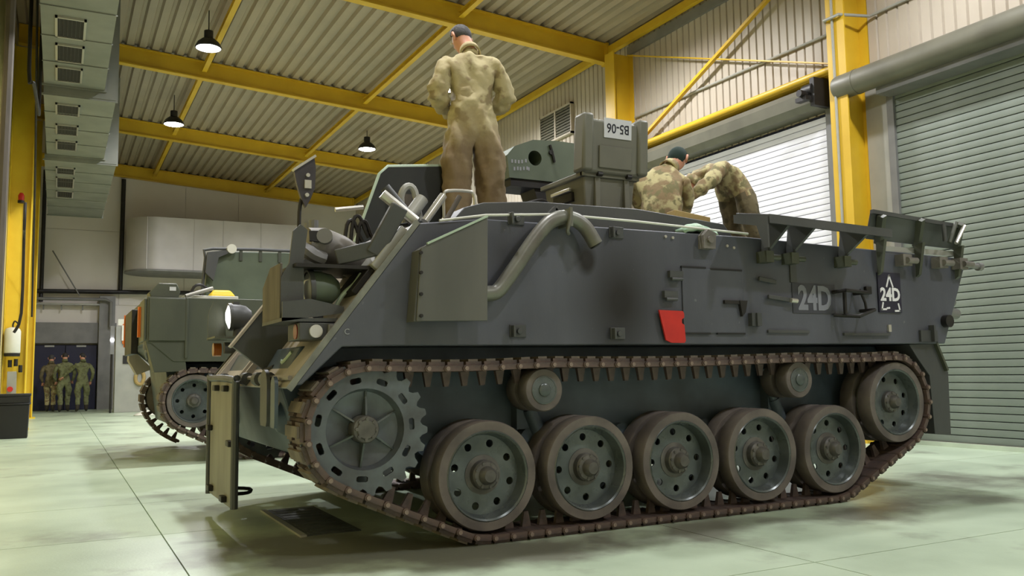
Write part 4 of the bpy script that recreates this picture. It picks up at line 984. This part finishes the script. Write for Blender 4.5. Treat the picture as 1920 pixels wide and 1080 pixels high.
for x in (3.28, 3.72, 4.20):
    b = MB(); b.bar((x, -0.14, 2.12), (x+0.09, -0.02, 1.93), 0.05, 0.05, (0, 1, 0)); b.prism([(-0.02, 1.93), (-0.10, 1.95), (-0.05, 1.70), (-0.02, 1.68)], 'yz', x+0.06, x+0.09); b.build('rack_arm', M_olive, r2)
for x in (3.62, 4.05, 4.30):
    b = MB(); b.box(x-0.05, x+0.05, -0.08, 0.0, 1.76, 1.85); b.cyl((x-0.02, -0.09, 1.80), (x+0.09, -0.09, 1.80), 0.025, n=10); b.build('rack_hinge', M_unit, r2)
for (p, q, m) in (((4.10, -0.16, 1.95), (4.22, -0.16, 2.10), M_steel), ((4.02, -0.16, 1.95), (4.12, -0.16, 2.12), M_olive), ((3.98, -0.15, 1.96), (3.98, -0.15, 2.10), M_hull2)): MB().cyl(p, q, 0.016, n=10).build('rack_strut', m, r2)
MB().box(3.45, 4.40, -0.01, 0.0, 1.875, 1.915).build('hinge_strip', M_lgrey, v1)
# rear end: towing lugs, light guard and mudflap
b = MB(); b.cyl((4.30, -0.06, 1.80), (4.52, -0.06, 1.79), 0.022, n=10); b.cyl((4.50, -0.06, 1.79), (4.54, -0.06, 1.79), 0.035, n=10); b.build('antenna_base', M_grey, v1)
b = MB(); b.cyl((4.12, -0.05, 1.335), (4.12, 0, 1.335), 0.05, n=16); b.build('side_bump', M_dark, v1)
b = MB(); b.cyl((4.24, 0.05, 1.50), (4.30, 0.05, 1.50), 0.04, n=12); b.cyl((4.22, 0.05, 1.42), (4.34, 0.05, 1.40), 0.045, n=12); b.build('tow_lug', M_grey, v1)
b = MB(); b.box(3.80, 4.0, -0.02, 0, 1.17, 1.26); b.box(3.92, 3.94, -0.05, 0, 1.17, 1.30); b.build('side_latch', M_hull2, v1)
b = MB(); b.box(3.44, 3.47, -0.015, 0, 1.245, 1.30); b.build('side_latch', M_steel, v1)
for a in ((2.95, 3.45, -0.02, 0, 1.215, 1.235), (2.2, 2.6, -0.015, 0, 1.23, 1.25)): MB().box(*a).build('side_rail', M_hull2, v1)
fl = MB().prism([(3.72, 1.15), (4.02, 1.16), (4.12, 0.95), (4.17, 0.93), (4.155, 0.42), (3.96, 0.44), (3.94, 0.90), (3.80, 1.05)], 'xz', 0.03, 0.36).build('rear_mudguard', M_hull2, v1, bevel=0.004)
MB().bar((4.01, 0.02, 1.17), (4.13, 0.02, 0.94), 0.02, 0.04, (0, 1, 0)).build('mudguard_rim', M_olive, fl)
# rear face fittings
MB().box(4.20, 4.24, 0.7, 2.1, 1.25, 1.50).build('rear_step', M_hull2, v1)

# ------------------------------------------------------------------ loose things on the near vehicle
r = thing('transit_case', 'open grey green transit case with upside-down label standing on the vehicle roof', 'case', (1.25, 0.75, 2.07))
b = MB(); b.hexa([(-0.20, -0.22, 0), (0.19, -0.22, 0), (0.19, 0.28, 0), (-0.20, 0.28, 0), (-0.23, -0.25, 0.30), (0.21, -0.25, 0.30), (0.21, 0.31, 0.30), (-0.23, 0.31, 0.30)])
body = b.build('body', M_case, r, bevel=0.012)
for x in (-0.12, 0.13): MB().box(x-0.022, x+0.022, -0.265, -0.23, 0.0, 0.31).build('rib', M_case, body, bevel=0.005)
MB().box(-0.255, -0.22, -0.27, 0.33, 0.28, 0.315).box(0.20, 0.235, -0.27, 0.33, 0.28, 0.315).box(-0.255, 0.235, -0.275, -0.24, 0.28, 0.315).build('rim', M_case, body, bevel=0.006)
MB().box(-0.245, -0.215, -0.10, 0.16, 0.13, 0.20).build('handle_recess', M_dark, body, bevel=0.006)
MB().box(-0.265, -0.24, -0.10, 0.16, 0.20, 0.225).build('handle', M_steel, body, bevel=0.004)
ld = MB().hexa([(-0.25, -0.30, 0.30), (0.25, -0.30, 0.30), (0.25, -0.18, 0.30), (-0.25, -0.18, 0.30), (-0.275, -0.33, 0.69), (0.275, -0.33, 0.69), (0.275, -0.22, 0.69), (-0.275, -0.22, 0.69)]).build('lid', M_case, r, bevel=0.025)
for x in (-0.235, 0.235): MB().hexa([(x-0.045, -0.325, 0.31), (x+0.045, -0.325, 0.31), (x+0.045, -0.18, 0.31), (x-0.045, -0.18, 0.31), (x-0.045, -0.352, 0.72), (x+0.045, -0.352, 0.72), (x+0.045, -0.22, 0.72), (x-0.045, -0.22, 0.72)]).build('lid_rib', M_case, ld, bevel=0.02)
MB().hexa([(-0.14, -0.318, 0.34), (0.14, -0.318, 0.34), (0.14, -0.30, 0.34), (-0.14, -0.30, 0.34), (-0.14, -0.332, 0.50), (0.14, -0.332, 0.50), (0.14, -0.31, 0.50), (-0.14, -0.31, 0.50)]).build('lid_panel', M_case, ld, bevel=0.006)
for x in (-0.12, 0.13): MB().cyl((x-0.02, -0.29, 0.30), (x+0.02, -0.29, 0.30), 0.018, n=10).build('hinge', M_dark, ld)
lb = MB().hexa([(-0.10, -0.3275, 0.56), (0.135, -0.3275, 0.56), (0.135, -0.322, 0.56), (-0.10, -0.322, 0.56), (-0.10, -0.3385, 0.70), (0.135, -0.3385, 0.70), (0.135, -0.33, 0.70), (-0.10, -0.33, 0.70)]).build('paper_label', M_cream, ld, smooth=False)
t_ = link('label_text', text_mesh('label_text', 'B5-06', 0.095, M_ink, 0.0005, 0.001), lb); t_.location = (0.018, -0.3345, 0.632); t_.rotation_euler = (PI/2 - 0.077, PI, 0); t_.scale = (0.86, 1, 1)

ob = MB().hexa([(1.58, 0.20, 2.042), (1.95, 0.26, 2.016), (1.96, 0.34, 2.016), (1.60, 0.32, 2.042), (1.58, 0.20, 2.102), (1.95, 0.26, 2.082), (1.96, 0.34, 2.082), (1.60, 0.32, 2.102)]).build('wooden_board', M_wood, None, (1.77, 0.28, 2.02), bevel=0.004)
tag(ob, 'tan wooden board lying on the roof below the crouching man', 'board')
def cloth():
    b = MB(); n, m = 18, 8; vs = []
    for j in range(m):
        for i in range(n):
            u, v = i/(n-1), j/(m-1)
            x = 1.50 + 0.30*u; y = 0.01 + 0.10*v
            z = 1.935 + 0.055*math.sin(PI*min(1, u*1.1))*(0.6+0.4*math.sin(v*PI)) + 0.018*noise.noise(Vector((x*14, y*14, 0)))
            if j == 0: y = 0.004; z -= 0.03
            vs.append((x, y, z))
    b.add(vs, [(j*n+i, j*n+i+1, (j+1)*n+i+1, (j+1)*n+i) for j in range(m-1) for i in range(n-1)])
    o = b.build('folded_cloth', M_cloth, None, (1.65, 0.06, 1.91), ang=180)
    s = o.modifiers.new('thickness', 'SOLIDIFY'); s.thickness = 0.03; s.offset = -1
    tag(o, 'pale mint green cloth folded on the roof edge beside the rope', 'cloth')
cloth()
# grey panel propped behind the bending man
r = thing('grey_hatch_lid', 'grey metal lid propped up between the two working men', 'lid', (2.78, 1.78, 1.905))
MB().hexa([(-0.22, 0.0, 0), (0.35, 0.0, 0), (0.35, 0.04, 0), (-0.22, 0.04, 0), (-0.20, 0.12, 0.62), (0.25, 0.12, 0.62), (0.25, 0.16, 0.62), (-0.20, 0.16, 0.62)]).build('panel', M_grey, r, bevel=0.006)
MB().tube([(-0.1, -0.01, 0.1), (-0.12, 0.0, 0.5), (-0.28, 0.02, 0.85)], 0.02, 8, 3).build('strap', M_dark, r)
MB().box(0.05, 0.12, -0.02, 0.02, 0.2, 0.32).build('latch', M_dark, r)
# dark grille plate set in the floor
r = thing('floor_drain_cover', 'dark metal drain cover with a pale edge strip in the floor', 'drain cover', (-0.72, 1.42, 0))
MB().box(-0.13, 0.22, -0.60, 0.56, 0, 0.006).build('cover', M_cover, r)
MB().box(-0.17, -0.13, -0.62, 0.56, 0, 0.012).build('edge_strip', M_lgrey, r)
for k in range(10): MB().box(-0.10, 0.19, -0.56+k*0.112, -0.50+k*0.112, 0.006, 0.009).build('grille_bar', M_cover, r)

# ------------------------------------------------------------------ second vehicle behind, rear end towards the left wall
v2 = thing('armoured_vehicle', 'olive green tracked armoured vehicle parked behind, showing its rear end', 'armoured vehicle', (2.69, 8.87, 0), None, PI)
running_gear(v2, 2.80, -1, True)
running_gear(v2, 0.0, 1, False, SLACK)          # its far track is unpinned and hangs slack
H2 = [(-1.13, 0.93), (-0.87, 1.135), (3.75, 1.16), (4.00, 1.38), (4.04, 1.38), (4.04, 1.905), (-0.36, 1.89), (-0.424, 1.842)]
MB().prism(H2, 'xz', 0.0, 2.80).build('hull', M_olive, v2, bevel=0.008)
MB().prism([(-1.12, 0.94), (-0.98, 0.52), (-0.62, 0.41), (3.70, 0.41), (3.80, 1.15), (-1.0, 1.15)], 'xz', 0.38, 2.42).build('lower_hull', M_lower, v2, bevel=0.01)
# rear stowage bins, door and lamps
b = MB(); b.box(4.04, 4.07, 2.18, 2.78, 1.40, 1.885); b.build('rear_bin', M_olive, v2, bevel=0.008)
b = MB(); b.box(3.62, 4.02, 2.802, 2.825, 1.40, 1.89); b.box(3.60, 3.63, 2.80, 2.83, 1.20, 1.9); b.build('side_bin', M_olive, v2, bevel=0.006)
b = MB(); b.prism([(4.05, 1.40), (4.05, 1.42), (3.62, 1.20), (3.60, 1.05), (3.95, 1.04)], 'xz', 2.45, 2.79); b.build('rear_mudguard', M_olive, v2, bevel=0.004)
b = MB(); b.prism([(4.05, 1.42), (3.75, 1.10), (3.95, 1.02), (4.06, 1.22)], 'xz', 0.02, 0.34); b.build('rear_mudguard', M_glacis, v2, bevel=0.004)
dr = MB().box(4.04, 4.12, 0.45, 1.60, 1.28, 1.84).build('rear_door', M_dark, v2, bevel=0.01)
MB().box(4.12, 4.135, 0.40, 0.46, 1.40, 1.84).build('orange_strip', M_orange, dr)
MB().box(4.07, 4.10, 2.26, 2.34, 1.46, 1.82).build('orange_reflector', M_orange, v2)
b = MB(); b.cyl((4.03, 2.6, 1.30), (4.03, 2.6, 1.40), 0.03); b.cyl((3.98, 2.7, 1.26), (3.98, 2.7, 1.34), 0.03); b.tube([(4.0, 2.5, 1.2), (4.02, 2.55, 1.28), (3.96, 2.65, 1.3), (3.92, 2.7, 1.24)], 0.02, 8, 3); b.build('tow_shackle', M_grey, v2)
b = MB(); b.prism([(3.70, 1.905), (4.00, 1.905), (4.02, 1.96), (3.92, 2.07), (3.72, 2.07), (3.68, 1.98)], 'xz', 2.42, 2.74); tb = b.build('roof_box', M_olive, v2, bevel=0.01)
MB().box(3.73, 3.80, 2.74, 2.746, 1.985, 2.03).build('paper_label', M_cream, tb)
MB().cyl((3.30, 2.6, 2.04), (3.62, 2.7, 1.93), 0.022, n=10).build('loose_tube', M_steel, v2)
MB().tube([(3.55, 2.5, 1.92), (3.50, 2.5, 2.06), (3.40, 2.5, 2.08), (3.25, 2.5, 1.96)], 0.018, 8, 3).build('roof_rail', M_dark, v2)
b = MB(); b.hexa([(3.02, 2.4, 1.95), (3.34, 2.4, 1.95), (3.34, 2.56, 1.95), (3.02, 2.56, 1.95), (3.08, 2.44, 2.03), (3.28, 2.44, 2.03), (3.28, 2.52, 2.03), (3.08, 2.52, 2.03)]); b.build('yellow_bag', M_yellowL, v2, bevel=0.02)
MB().box(3.0, 3.62, 2.3, 2.6, 1.905, 1.95).build('pale_tray', M_white, v2, bevel=0.006)
# canvas screen on hoops with a lamp on the corner
sc_ = MB().prism([(2.15, 1.92), (3.30, 1.92), (3.26, 2.50), (3.16, 2.60), (2.20, 2.62), (2.12, 2.56)], 'xz', 1.80, 1.88).build('roof_screen', M_green, v2, bevel=0.02)
MB().tube([(3.33, 1.90, 1.92), (3.29, 1.90, 2.50), (3.20, 1.90, 2.62), (2.10, 1.90, 2.64)], 0.02, 8, 2).build('screen_hoop', M_hull2, sc_)
for x in (2.35, 2.6, 2.85): MB().box(x-0.02, x+0.02, 1.88, 1.90, 2.48, 2.62).build('screen_strap', M_olive, sc_)
b = MB().prism([(3.20, 2.20), (3.30, 2.30), (3.28, 2.56), (3.05, 2.60), (3.02, 2.56), (3.14, 2.50)], 'xz', 1.92, 1.98); b.build('screen_bracket', M_hull2, sc_)
MB().cyl((2.98, 1.93, 2.62), (2.98, 1.99, 2.62), 0.06, n=18).build('round_mirror', M_white, sc_)

# crumpled rag on the floor by the cabinet
b = MB(); n = 14; vs = []
for j in range(6):
    for i in range(n):
        u = 2*PI*i/n; rr = 0.26*(1-j/5.0)**0.7
        k = 1 + 0.35*noise.noise(Vector((math.cos(u)*2, math.sin(u)*2, j*0.7)))
        vs.append((rr*k*math.cos(u)*1.25, rr*k*math.sin(u)*0.7, 0.004 + 0.13*(j/5.0)*k))
b.add(vs, [(j*n+i, j*n+(i+1) % n, (j+1)*n+(i+1) % n, (j+1)*n+i) for j in range(5) for i in range(n)] + [tuple(range(n))])
ob = b.build('crumpled_rag', M_white, None, ang=180); ob.location = (-0.15, 20.0, 0)
tag(ob, 'crumpled white rag on the floor in front of the electrical cabinet', 'rag')

# ------------------------------------------------------------------ people
def hand_edges(V, E, wrist, key, dirv, palm_n, side, sc=1.0, curl=0.5):
    """adds a palm and five fingers to the skin graph; dirv: wrist to fingers, palm_n: palm normal, side: +1/-1 thumb side"""
    d = Vector(dirv).normalized(); n = Vector(palm_n); n = (n - d*n.dot(d)).normalized(); s = d.cross(n)*side
    w = V[wrist][0]
    V[key+'p'] = (w + d*0.05*sc, (0.030*sc, 0.020*sc)); E.append((wrist, key+'p'))
    V[key+'k'] = (w + d*0.085*sc, (0.034*sc, 0.016*sc)); E.append((key+'p', key+'k'))
    for i, (o, L) in enumerate(((0.030, 0.072), (0.010, 0.080), (-0.011, 0.075), (-0.030, 0.058))):
        p0 = w + d*0.098*sc + s*o*sc
        dd = (d*math.cos(curl) + n*math.sin(curl)); d2 = (d*math.cos(curl*2) + n*math.sin(curl*2))
        a, b = '%sf%da' % (key, i), '%sf%db' % (key, i); c = '%sf%dc' % (key, i)
        V[a] = (p0, (0.009*sc, 0.009*sc)); V[b] = (p0 + dd*L*0.5*sc, (0.0085*sc, 0.0085*sc)); V[c] = (p0 + dd*L*0.5*sc + d2*L*0.5*sc, (0.007*sc, 0.007*sc))
        E += [(key+'k', a), (a, b), (b, c)]
    t0 = w + d*0.045*sc + s*0.032*sc
    V[key+'t0'] = (t0, (0.011*sc, 0.011*sc)); V[key+'t1'] = (t0 + (d*0.6 + s*0.6 + n*0.3).normalized()*0.035*sc, (0.0095*sc, 0.0095*sc))
    V[key+'t2'] = (V[key+'t1'][0] + (d*0.8 + s*0.2 + n*0.4).normalized()*0.028*sc, (0.008*sc, 0.008*sc))
    E += [(key+'p', key+'t0'), (key+'t0', key+'t1'), (key+'t1', key+'t2')]
    return [k for k in V if k.startswith(key)]

def person(label, J, R, m_top, m_leg, m_hair, face, base, group=None, cap=None, sub=2, wr=0.012, hands=True, palm=None):
    """J: joint name -> world position; R: joint radius pairs; one continuous skinned body"""
    V = {k: (Vector(J[k]), R[k]) for k in R}
    E = [('pel', 'bel'), ('bel', 'che'), ('che', 'nck0'), ('nck0', 'nck'), ('nck', 'hd0'), ('hd0', 'hd1'), ('hd1', 'hd2')]
    for s in 'LR':
        E += [('pel', 'hip'+s), ('hip'+s, 'thi'+s), ('thi'+s, 'kne'+s), ('kne'+s, 'shi'+s), ('shi'+s, 'ank'+s), ('ank'+s, 'toe'+s), ('che', 'sho'+s), ('sho'+s, 'uar'+s), ('uar'+s, 'elb'+s), ('elb'+s, 'far'+s), ('far'+s, 'wri'+s)]
    if hands:
        for s in 'LR':
            dv = V['wri'+s][0] - V['far'+s][0]
            pn = palm[s] if palm else (face + Vector((0, 0, -0.3)))
            hand_edges(V, E, 'wri'+s, 'h'+s, dv, pn, 1 if s == 'L' else -1)
    names = list(V); idx = {k: i for i, k in enumerate(names)}
    o0 = Vector(base)
    me = bpy.data.meshes.new('tmp'); me.from_pydata([V[k][0] - o0 for k in names], [(idx[a], idx[b]) for a, b in E], [])
    o = link('tmp', me)
    sk = o.modifiers.new('skin', 'SKIN'); sk.use_smooth_shade = True; sk.branch_smoothing = 0.6
    for i, k in enumerate(names):
        d = me.skin_vertices[0].data[i]; d.radius = V[k][1]; d.use_root = (k == 'pel')
    ss = o.modifiers.new('sub', 'SUBSURF'); ss.levels = sub; ss.render_levels = sub
    body = eval_mesh(o, 'person_body')
    # head shaping: chin, brow, nose; cloth creases elsewhere; materials by nearest bone
    f = Vector(face).normalized(); hc = (V['hd1'][0] - o0); up = (V['hd2'][0] - V['hd0'][0]).normalized(); f = (f - up*f.dot(up)).normalized(); rt = f.cross(up)
    for m_ in (m_top, m_leg, M_skin, M_boot): body.materials.append(m_)
    zone = {}
    for k in names:
        zone[k] = 0
        if k[:3] in ('thi', 'kne', 'shi'): zone[k] = 1
        if k[:3] in ('ank', 'toe'): zone[k] = 3
        if k in ('nck', 'hd0', 'hd1', 'hd2') or k[:2] in ('hL', 'hR') : zone[k] = 2
    pts = []
    for a, b in E:
        for t in (0.0, 0.25, 0.5, 0.75, 1.0):
            za = zone[a] if t < 0.5 else zone[b]
            pts.append((((V[a][0])*(1-t) + V[b][0]*t) - o0, za))
    from mathutils import kdtree
    kd = kdtree.KDTree(len(pts))
    for i, (p, z) in enumerate(pts): kd.insert(p, i)
    kd.balance()
    vz = []
    nrm = [v.normal.copy() for v in body.vertices]
    for v, nn in zip(body.vertices, nrm):
        z = pts[kd.find(v.co)[1]][1]; vz.append(z)
        if z in (0, 1):
            q = v.co
            w1 = noise.noise(Vector((q.x*15 + q.z*5, q.y*15, q.z*4.5)) + Vector((3, 1, 2))); w2 = noise.noise(Vector((q.x*20, q.y*20, q.z*26)))
            if z == 0 and abs(q.z - (V['bel'][0].z - o0.z)) < 0.10 and sub == 3: w2 *= 2.2
            v.co = q + nn*(wr*w1*1.3 + wr*0.6*w2)
        elif z == 2:
            q = v.co - hc
            if q.length < 0.16:
                a, b, c = q.dot(f), q.dot(up), q.dot(rt)
                if a > 0.05:
                    v.co += f*0.022*math.exp(-((c/0.014)**2) - ((b+0.005)/0.025)**2)     # nose
                    v.co -= f*0.010*(math.exp(-(((abs(c)-0.032)/0.016)**2) - ((b-0.018)/0.014)**2))   # eye sockets
                    v.co += f*0.006*math.exp(-((c/0.03)**2) - ((b+0.055)/0.012)**2)    # lips
                    v.co += f*0.008*math.exp(-((c/0.03)**2) - ((b+0.085)/0.02)**2)     # chin
    for p in body.polygons:
        zs = [vz[i] for i in p.vertices]; p.material_index = max(set(zs), key=zs.count)
    finish(body, None, True, 180)
    ob = link('person', body); ob.location = o0
    tag(ob, label, 'person', group)
    # hair, ears as children
    h = MB(); hr = R['hd1'][0]
    n_, m2 = 20, 12; vs = []
    for j in range(m2+1):
        for i in range(n_):
            t = 2*PI*i/n_; fr = math.sin(t)
            pe = 0.55 if fr > 0.45 else (-0.05 if fr > -0.1 else -1.10)
            ph = PI*0.5 - (PI*0.5 - pe)*j/m2
            q = rt*(math.cos(ph)*math.cos(t)*hr*1.06) + f*(math.cos(ph)*math.sin(t)*hr*1.16 - 0.006) + up*(math.sin(ph)*hr*1.18)
            if j == m2: q = q*0.93
            vs.append(hc + up*0.030 + q*(1 + 0.02*noise.noise(q*60)))
    h.add(vs, [(j*n_+i, j*n_+(i+1) % n_, (j+1)*n_+(i+1) % n_, (j+1)*n_+i) for j in range(m2) for i in range(n_)])
    h.build('hair', cap or m_hair, ob, ang=180)
    for s in (-1, 1):
        c = hc + rt*(s*hr*0.98) - f*0.008
        e = MB(); e.tube([c + up*0.030 + f*0.012, c + up*0.034 - f*0.012 + rt*s*0.012, c - f*0.016 + rt*s*0.014, c - up*0.026 + f*0.004 + rt*s*0.004], [0.009, 0.011, 0.010, 0.008], 8)
        e.build('ear', M_skin, ob, ang=180)
        ey = hc + f*(hr*0.98) + rt*(s*0.031) + up*0.016
        g = MB(); g.ball(tuple(ey), 0.010, 8, 6); g.build('eye', M_white, ob)
    # collar
    nk = V['nck0'][0] - o0; ax = (V['nck'][0] - V['nck0'][0]).normalized()
    MB().lathe([(0.080, -0.035), (0.074, 0.035), (0.064, 0.038), (0.066, -0.030)], tuple(nk + ax*0.045), tuple(ax), 20).build('collar', m_top, ob, ang=180)
    return ob

RAD = {'pel': (0.150, 0.115), 'bel': (0.145, 0.110), 'che': (0.170, 0.115), 'nck0': (0.085, 0.075), 'nck': (0.056, 0.056), 'hd0': (0.066, 0.072), 'hd1': (0.078, 0.092), 'hd2': (0.062, 0.075)}
for s in 'LR':
    RAD.update({'hip'+s: (0.105, 0.11), 'thi'+s: (0.092, 0.098), 'kne'+s: (0.068, 0.072), 'shi'+s: (0.070, 0.074), 'ank'+s: (0.050, 0.055), 'toe'+s: (0.045, 0.035), 'sho'+s: (0.078, 0.078), 'uar'+s: (0.062, 0.064), 'elb'+s: (0.052, 0.052), 'far'+s: (0.048, 0.048), 'wri'+s: (0.033, 0.030)})

def pose(base, ang, P, sc=1.0):
    """P in body axes: r (to the body's right), f (forward), z; ang turns forward from +y clockwise"""
    f = Vector((math.sin(ang), math.cos(ang), 0)); r = Vector((math.cos(ang), -math.sin(ang), 0)); b = Vector(base)
    return {k: b + r*(p[0]*sc) + f*(p[1]*sc) + Vector((0, 0, p[2]*sc)) for k, p in P.items()}, f
def stand(armL, armR, head=(0, 0.02), legs=((-0.12, 0.0), (0.12, 0.0)), lean=0.0):
    P = {'pel': (0, 0, 0.92), 'bel': (0, 0.01+lean*0.3, 1.10), 'che': (0, lean*0.7, 1.32), 'nck0': (0, lean, 1.475), 'nck': (0, lean+head[1]*0.4, 1.515), 'hd0': (head[0]*0.4, lean+head[1]*0.8+0.01, 1.565), 'hd1': (head[0]*0.8, lean+head[1]+0.025, 1.635), 'hd2': (head[0], lean+head[1]*1.1+0.02, 1.705)}
    for s, sg, lg in (('L', -1, legs[0]), ('R', 1, legs[1])):
        x, y = lg
        P.update({'hip'+s: (sg*0.10, 0, 0.86), 'thi'+s: (sg*0.11+x*0.15, y*0.35, 0.68), 'kne'+s: (x*0.9, y*0.6+0.02, 0.48), 'shi'+s: (x*0.95, y*0.8, 0.30), 'ank'+s: (x, y-0.02, 0.09), 'toe'+s: (x*1.15, y+0.14, 0.04)})
        P['sho'+s] = (sg*0.19, lean*0.9-0.01, 1.40)
    P.update(armL); P.update(armR)
    return P
def arm(s, elb, wri, sho):
    e, w, sh = Vector(elb), Vector(wri), Vector(sho)
    return {'uar'+s: tuple((sh+e)/2), 'elb'+s: elb, 'far'+s: tuple(e*0.35+w*0.65), 'wri'+s: wri}

# standing man seen from behind, head bowed, hands at work in front
P = stand(arm('L', (-0.27, 0.00, 1.12), (-0.13, 0.25, 1.06), (-0.20, 0, 1.39)), arm('R', (0.275, 0.02, 1.13), (0.13, 0.27, 1.07), (0.20, 0, 1.39)), head=(-0.06, 0.10), legs=((-0.135, 0.0), (0.16, 0.03)), lean=0.03)
J, f = pose((0.44, 1.10, 1.905), 0.22, P, 0.985)
RB = dict(RAD); RB['che'] = (0.205, 0.135); RB['bel'] = (0.185, 0.135); RB['pel'] = (0.180, 0.145)
for s in 'LR': RB.update({'hip'+s: (0.130, 0.135), 'thi'+s: (0.125, 0.13), 'kne'+s: (0.112, 0.112), 'shi'+s: (0.108, 0.11), 'ank'+s: (0.085, 0.085), 'uar'+s: (0.088, 0.088), 'elb'+s: (0.080, 0.082), 'far'+s: (0.070, 0.070), 'sho'+s: (0.092, 0.092)})
person('man in tan coveralls standing on the vehicle roof with his back turned', J, RB, M_coverall, M_coverall, M_hair2, f + Vector((-0.5, 0, -0.3)), (0.44, 1.10, 1.905), wr=0.019, sub=3)

# crouching man in desert camouflage, head turned to the right and down
J = {'pel': (2.20, 1.12, 2.18), 'bel': (2.22, 1.16, 2.34), 'che': (2.28, 1.22, 2.56), 'nck0': (2.36, 1.26, 2.67), 'nck': (2.42, 1.28, 2.71), 'hd0': (2.47, 1.29, 2.735), 'hd1': (2.505, 1.30, 2.775), 'hd2': (2.50, 1.30, 2.835),
     'hipL': (2.14, 1.20, 2.14), 'thiL': (2.24, 1.40, 2.12), 'kneL': (2.36, 1.56, 2.03), 'shiL': (2.25, 1.42, 1.99), 'ankL': (2.12, 1.24, 1.965), 'toeL': (2.06, 1.14, 1.945),
     'hipR': (2.28, 1.06, 2.14), 'thiR': (2.40, 1.20, 2.12), 'kneR': (2.52, 1.34, 2.03), 'shiR': (2.42, 1.20, 1.99), 'ankR': (2.28, 1.02, 1.965), 'toeR': (2.22, 0.92, 1.945),
     'shoL': (2.16, 1.34, 2.58), 'uarL': (2.20, 1.46, 2.48), 'elbL': (2.28, 1.56, 2.38), 'farL': (2.42, 1.60, 2.38), 'wriL': (2.50, 1.62, 2.38),
     'shoR': (2.40, 1.10, 2.56), 'uarR': (2.46, 1.12, 2.45), 'elbR': (2.50, 1.18, 2.34), 'farR': (2.58, 1.32, 2.34), 'wriR': (2.62, 1.40, 2.36)}
J = {k: (p[0]-0.18, p[1]-0.22, 1.905+(p[2]-1.905)*0.94) for k, p in J.items()}
RC = dict(RAD); RC['che'] = (0.20, 0.15); RC['bel'] = (0.19, 0.15); RC['pel'] = (0.18, 0.15)
person('man in desert camouflage crouching beside the transit case, seen from behind', J, RC, M_camo, M_camo, M_hair, Vector((0.8, 0.5, -0.4)), (2.25, 1.2, 1.905), wr=0.018, cap=M_beret)

# bending man, hips up, upper body reaching down to the left
J = {'pel': (3.05, 1.28, 2.70), 'bel': (2.97, 1.28, 2.78), 'che': (2.83, 1.28, 2.76), 'nck0': (2.70, 1.30, 2.66), 'nck': (2.65, 1.32, 2.58), 'hd0': (2.62, 1.34, 2.52), 'hd1': (2.60, 1.36, 2.46), 'hd2': (2.58, 1.37, 2.39),
     'hipL': (3.10, 1.38, 2.60), 'thiL': (3.18, 1.40, 2.44), 'kneL': (3.22, 1.42, 2.28), 'shiL': (3.28, 1.42, 2.12), 'ankL': (3.30, 1.42, 1.99), 'toeL': (3.16, 1.42, 1.945),
     'hipR': (3.10, 1.18, 2.60), 'thiR': (3.16, 1.16, 2.44), 'kneR': (3.16, 1.14, 2.26), 'shiR': (3.22, 1.12, 2.10), 'ankR': (3.24, 1.12, 1.99), 'toeR': (3.10, 1.12, 1.945),
     'shoL': (2.78, 1.46, 2.66), 'uarL': (2.70, 1.50, 2.52), 'elbL': (2.64, 1.52, 2.42), 'farL': (2.56, 1.50, 2.36), 'wriL': (2.52, 1.49, 2.33),
     'shoR': (2.79, 1.12, 2.70), 'uarR': (2.72, 1.08, 2.62), 'elbR': (2.63, 1.06, 2.55), 'farR': (2.53, 1.10, 2.47), 'wriR': (2.48, 1.12, 2.43)}
RD = dict(RAD); RD['pel'] = (0.16, 0.14); RD['che'] = (0.17, 0.14)
for s in 'LR': RD['uar'+s] = (0.075, 0.075); RD['elb'+s] = (0.065, 0.065); RD['shi'+s] = (0.085, 0.09); RD['kne'+s] = (0.09, 0.095); RD['thi'+s] = (0.105, 0.11)
person('man in desert camouflage bent double over the vehicle roof', J, RD, M_camo, M_browncam, M_hair, Vector((-0.3, 0, -0.9)), (3.1, 1.28, 1.905), wr=0.016)

# three men walking away towards the blue door
Y3 = 24.4
P1 = stand(arm('L', (-0.26, -0.04, 1.14), (-0.24, 0.06, 0.92), (-0.19, 0, 1.40)), arm('R', (0.25, -0.02, 1.14), (0.20, 0.10, 0.92), (0.19, 0, 1.40)), legs=((-0.09, 0.12), (0.09, -0.12)))
J, f = pose((-2.42, Y3+0.5, 0), 0.1, P1, 0.97); person('man in brown uniform walking away, leftmost of three at the blue door', J, RAD, M_browncam, M_camo, M_hair2, f, (-2.42, Y3+0.5, 0), 'men walking to the blue door', wr=0.02)
P2 = stand(arm('L', (-0.27, -0.03, 1.14), (-0.24, 0.08, 0.92), (-0.19, 0, 1.40)), arm('R', (0.27, -0.03, 1.14), (0.22, 0.10, 0.94), (0.19, 0, 1.40)), legs=((-0.09, -0.16), (0.10, 0.16)))
J, f = pose((-2.06, Y3, 0), 0.05, P2, 1.0); person('man in green uniform walking in the middle of the three', J, RAD, M_greencam, M_greencam, M_hair, f, (-2.06, Y3, 0), 'men walking to the blue door', wr=0.02)
P3 = stand(arm('L', (-0.34, 0.10, 1.22), (-0.50, 0.12, 1.06), (-0.19, 0, 1.40)), arm('R', (0.28, -0.03, 1.14), (0.24, 0.05, 0.92), (0.19, 0, 1.40)), head=(-0.02, 0.02), legs=((-0.13, -0.10), (0.13, 0.10)))
J, f = pose((-1.58, Y3-0.2, 0), -0.1, P3, 0.99); person('man in green uniform on the right reaching out to his companion', J, RAD, M_greencam, M_greencam, M_hair, f + Vector((-0.6, 0, 0)), (-1.58, Y3-0.2, 0), 'men walking to the blue door', wr=0.02)
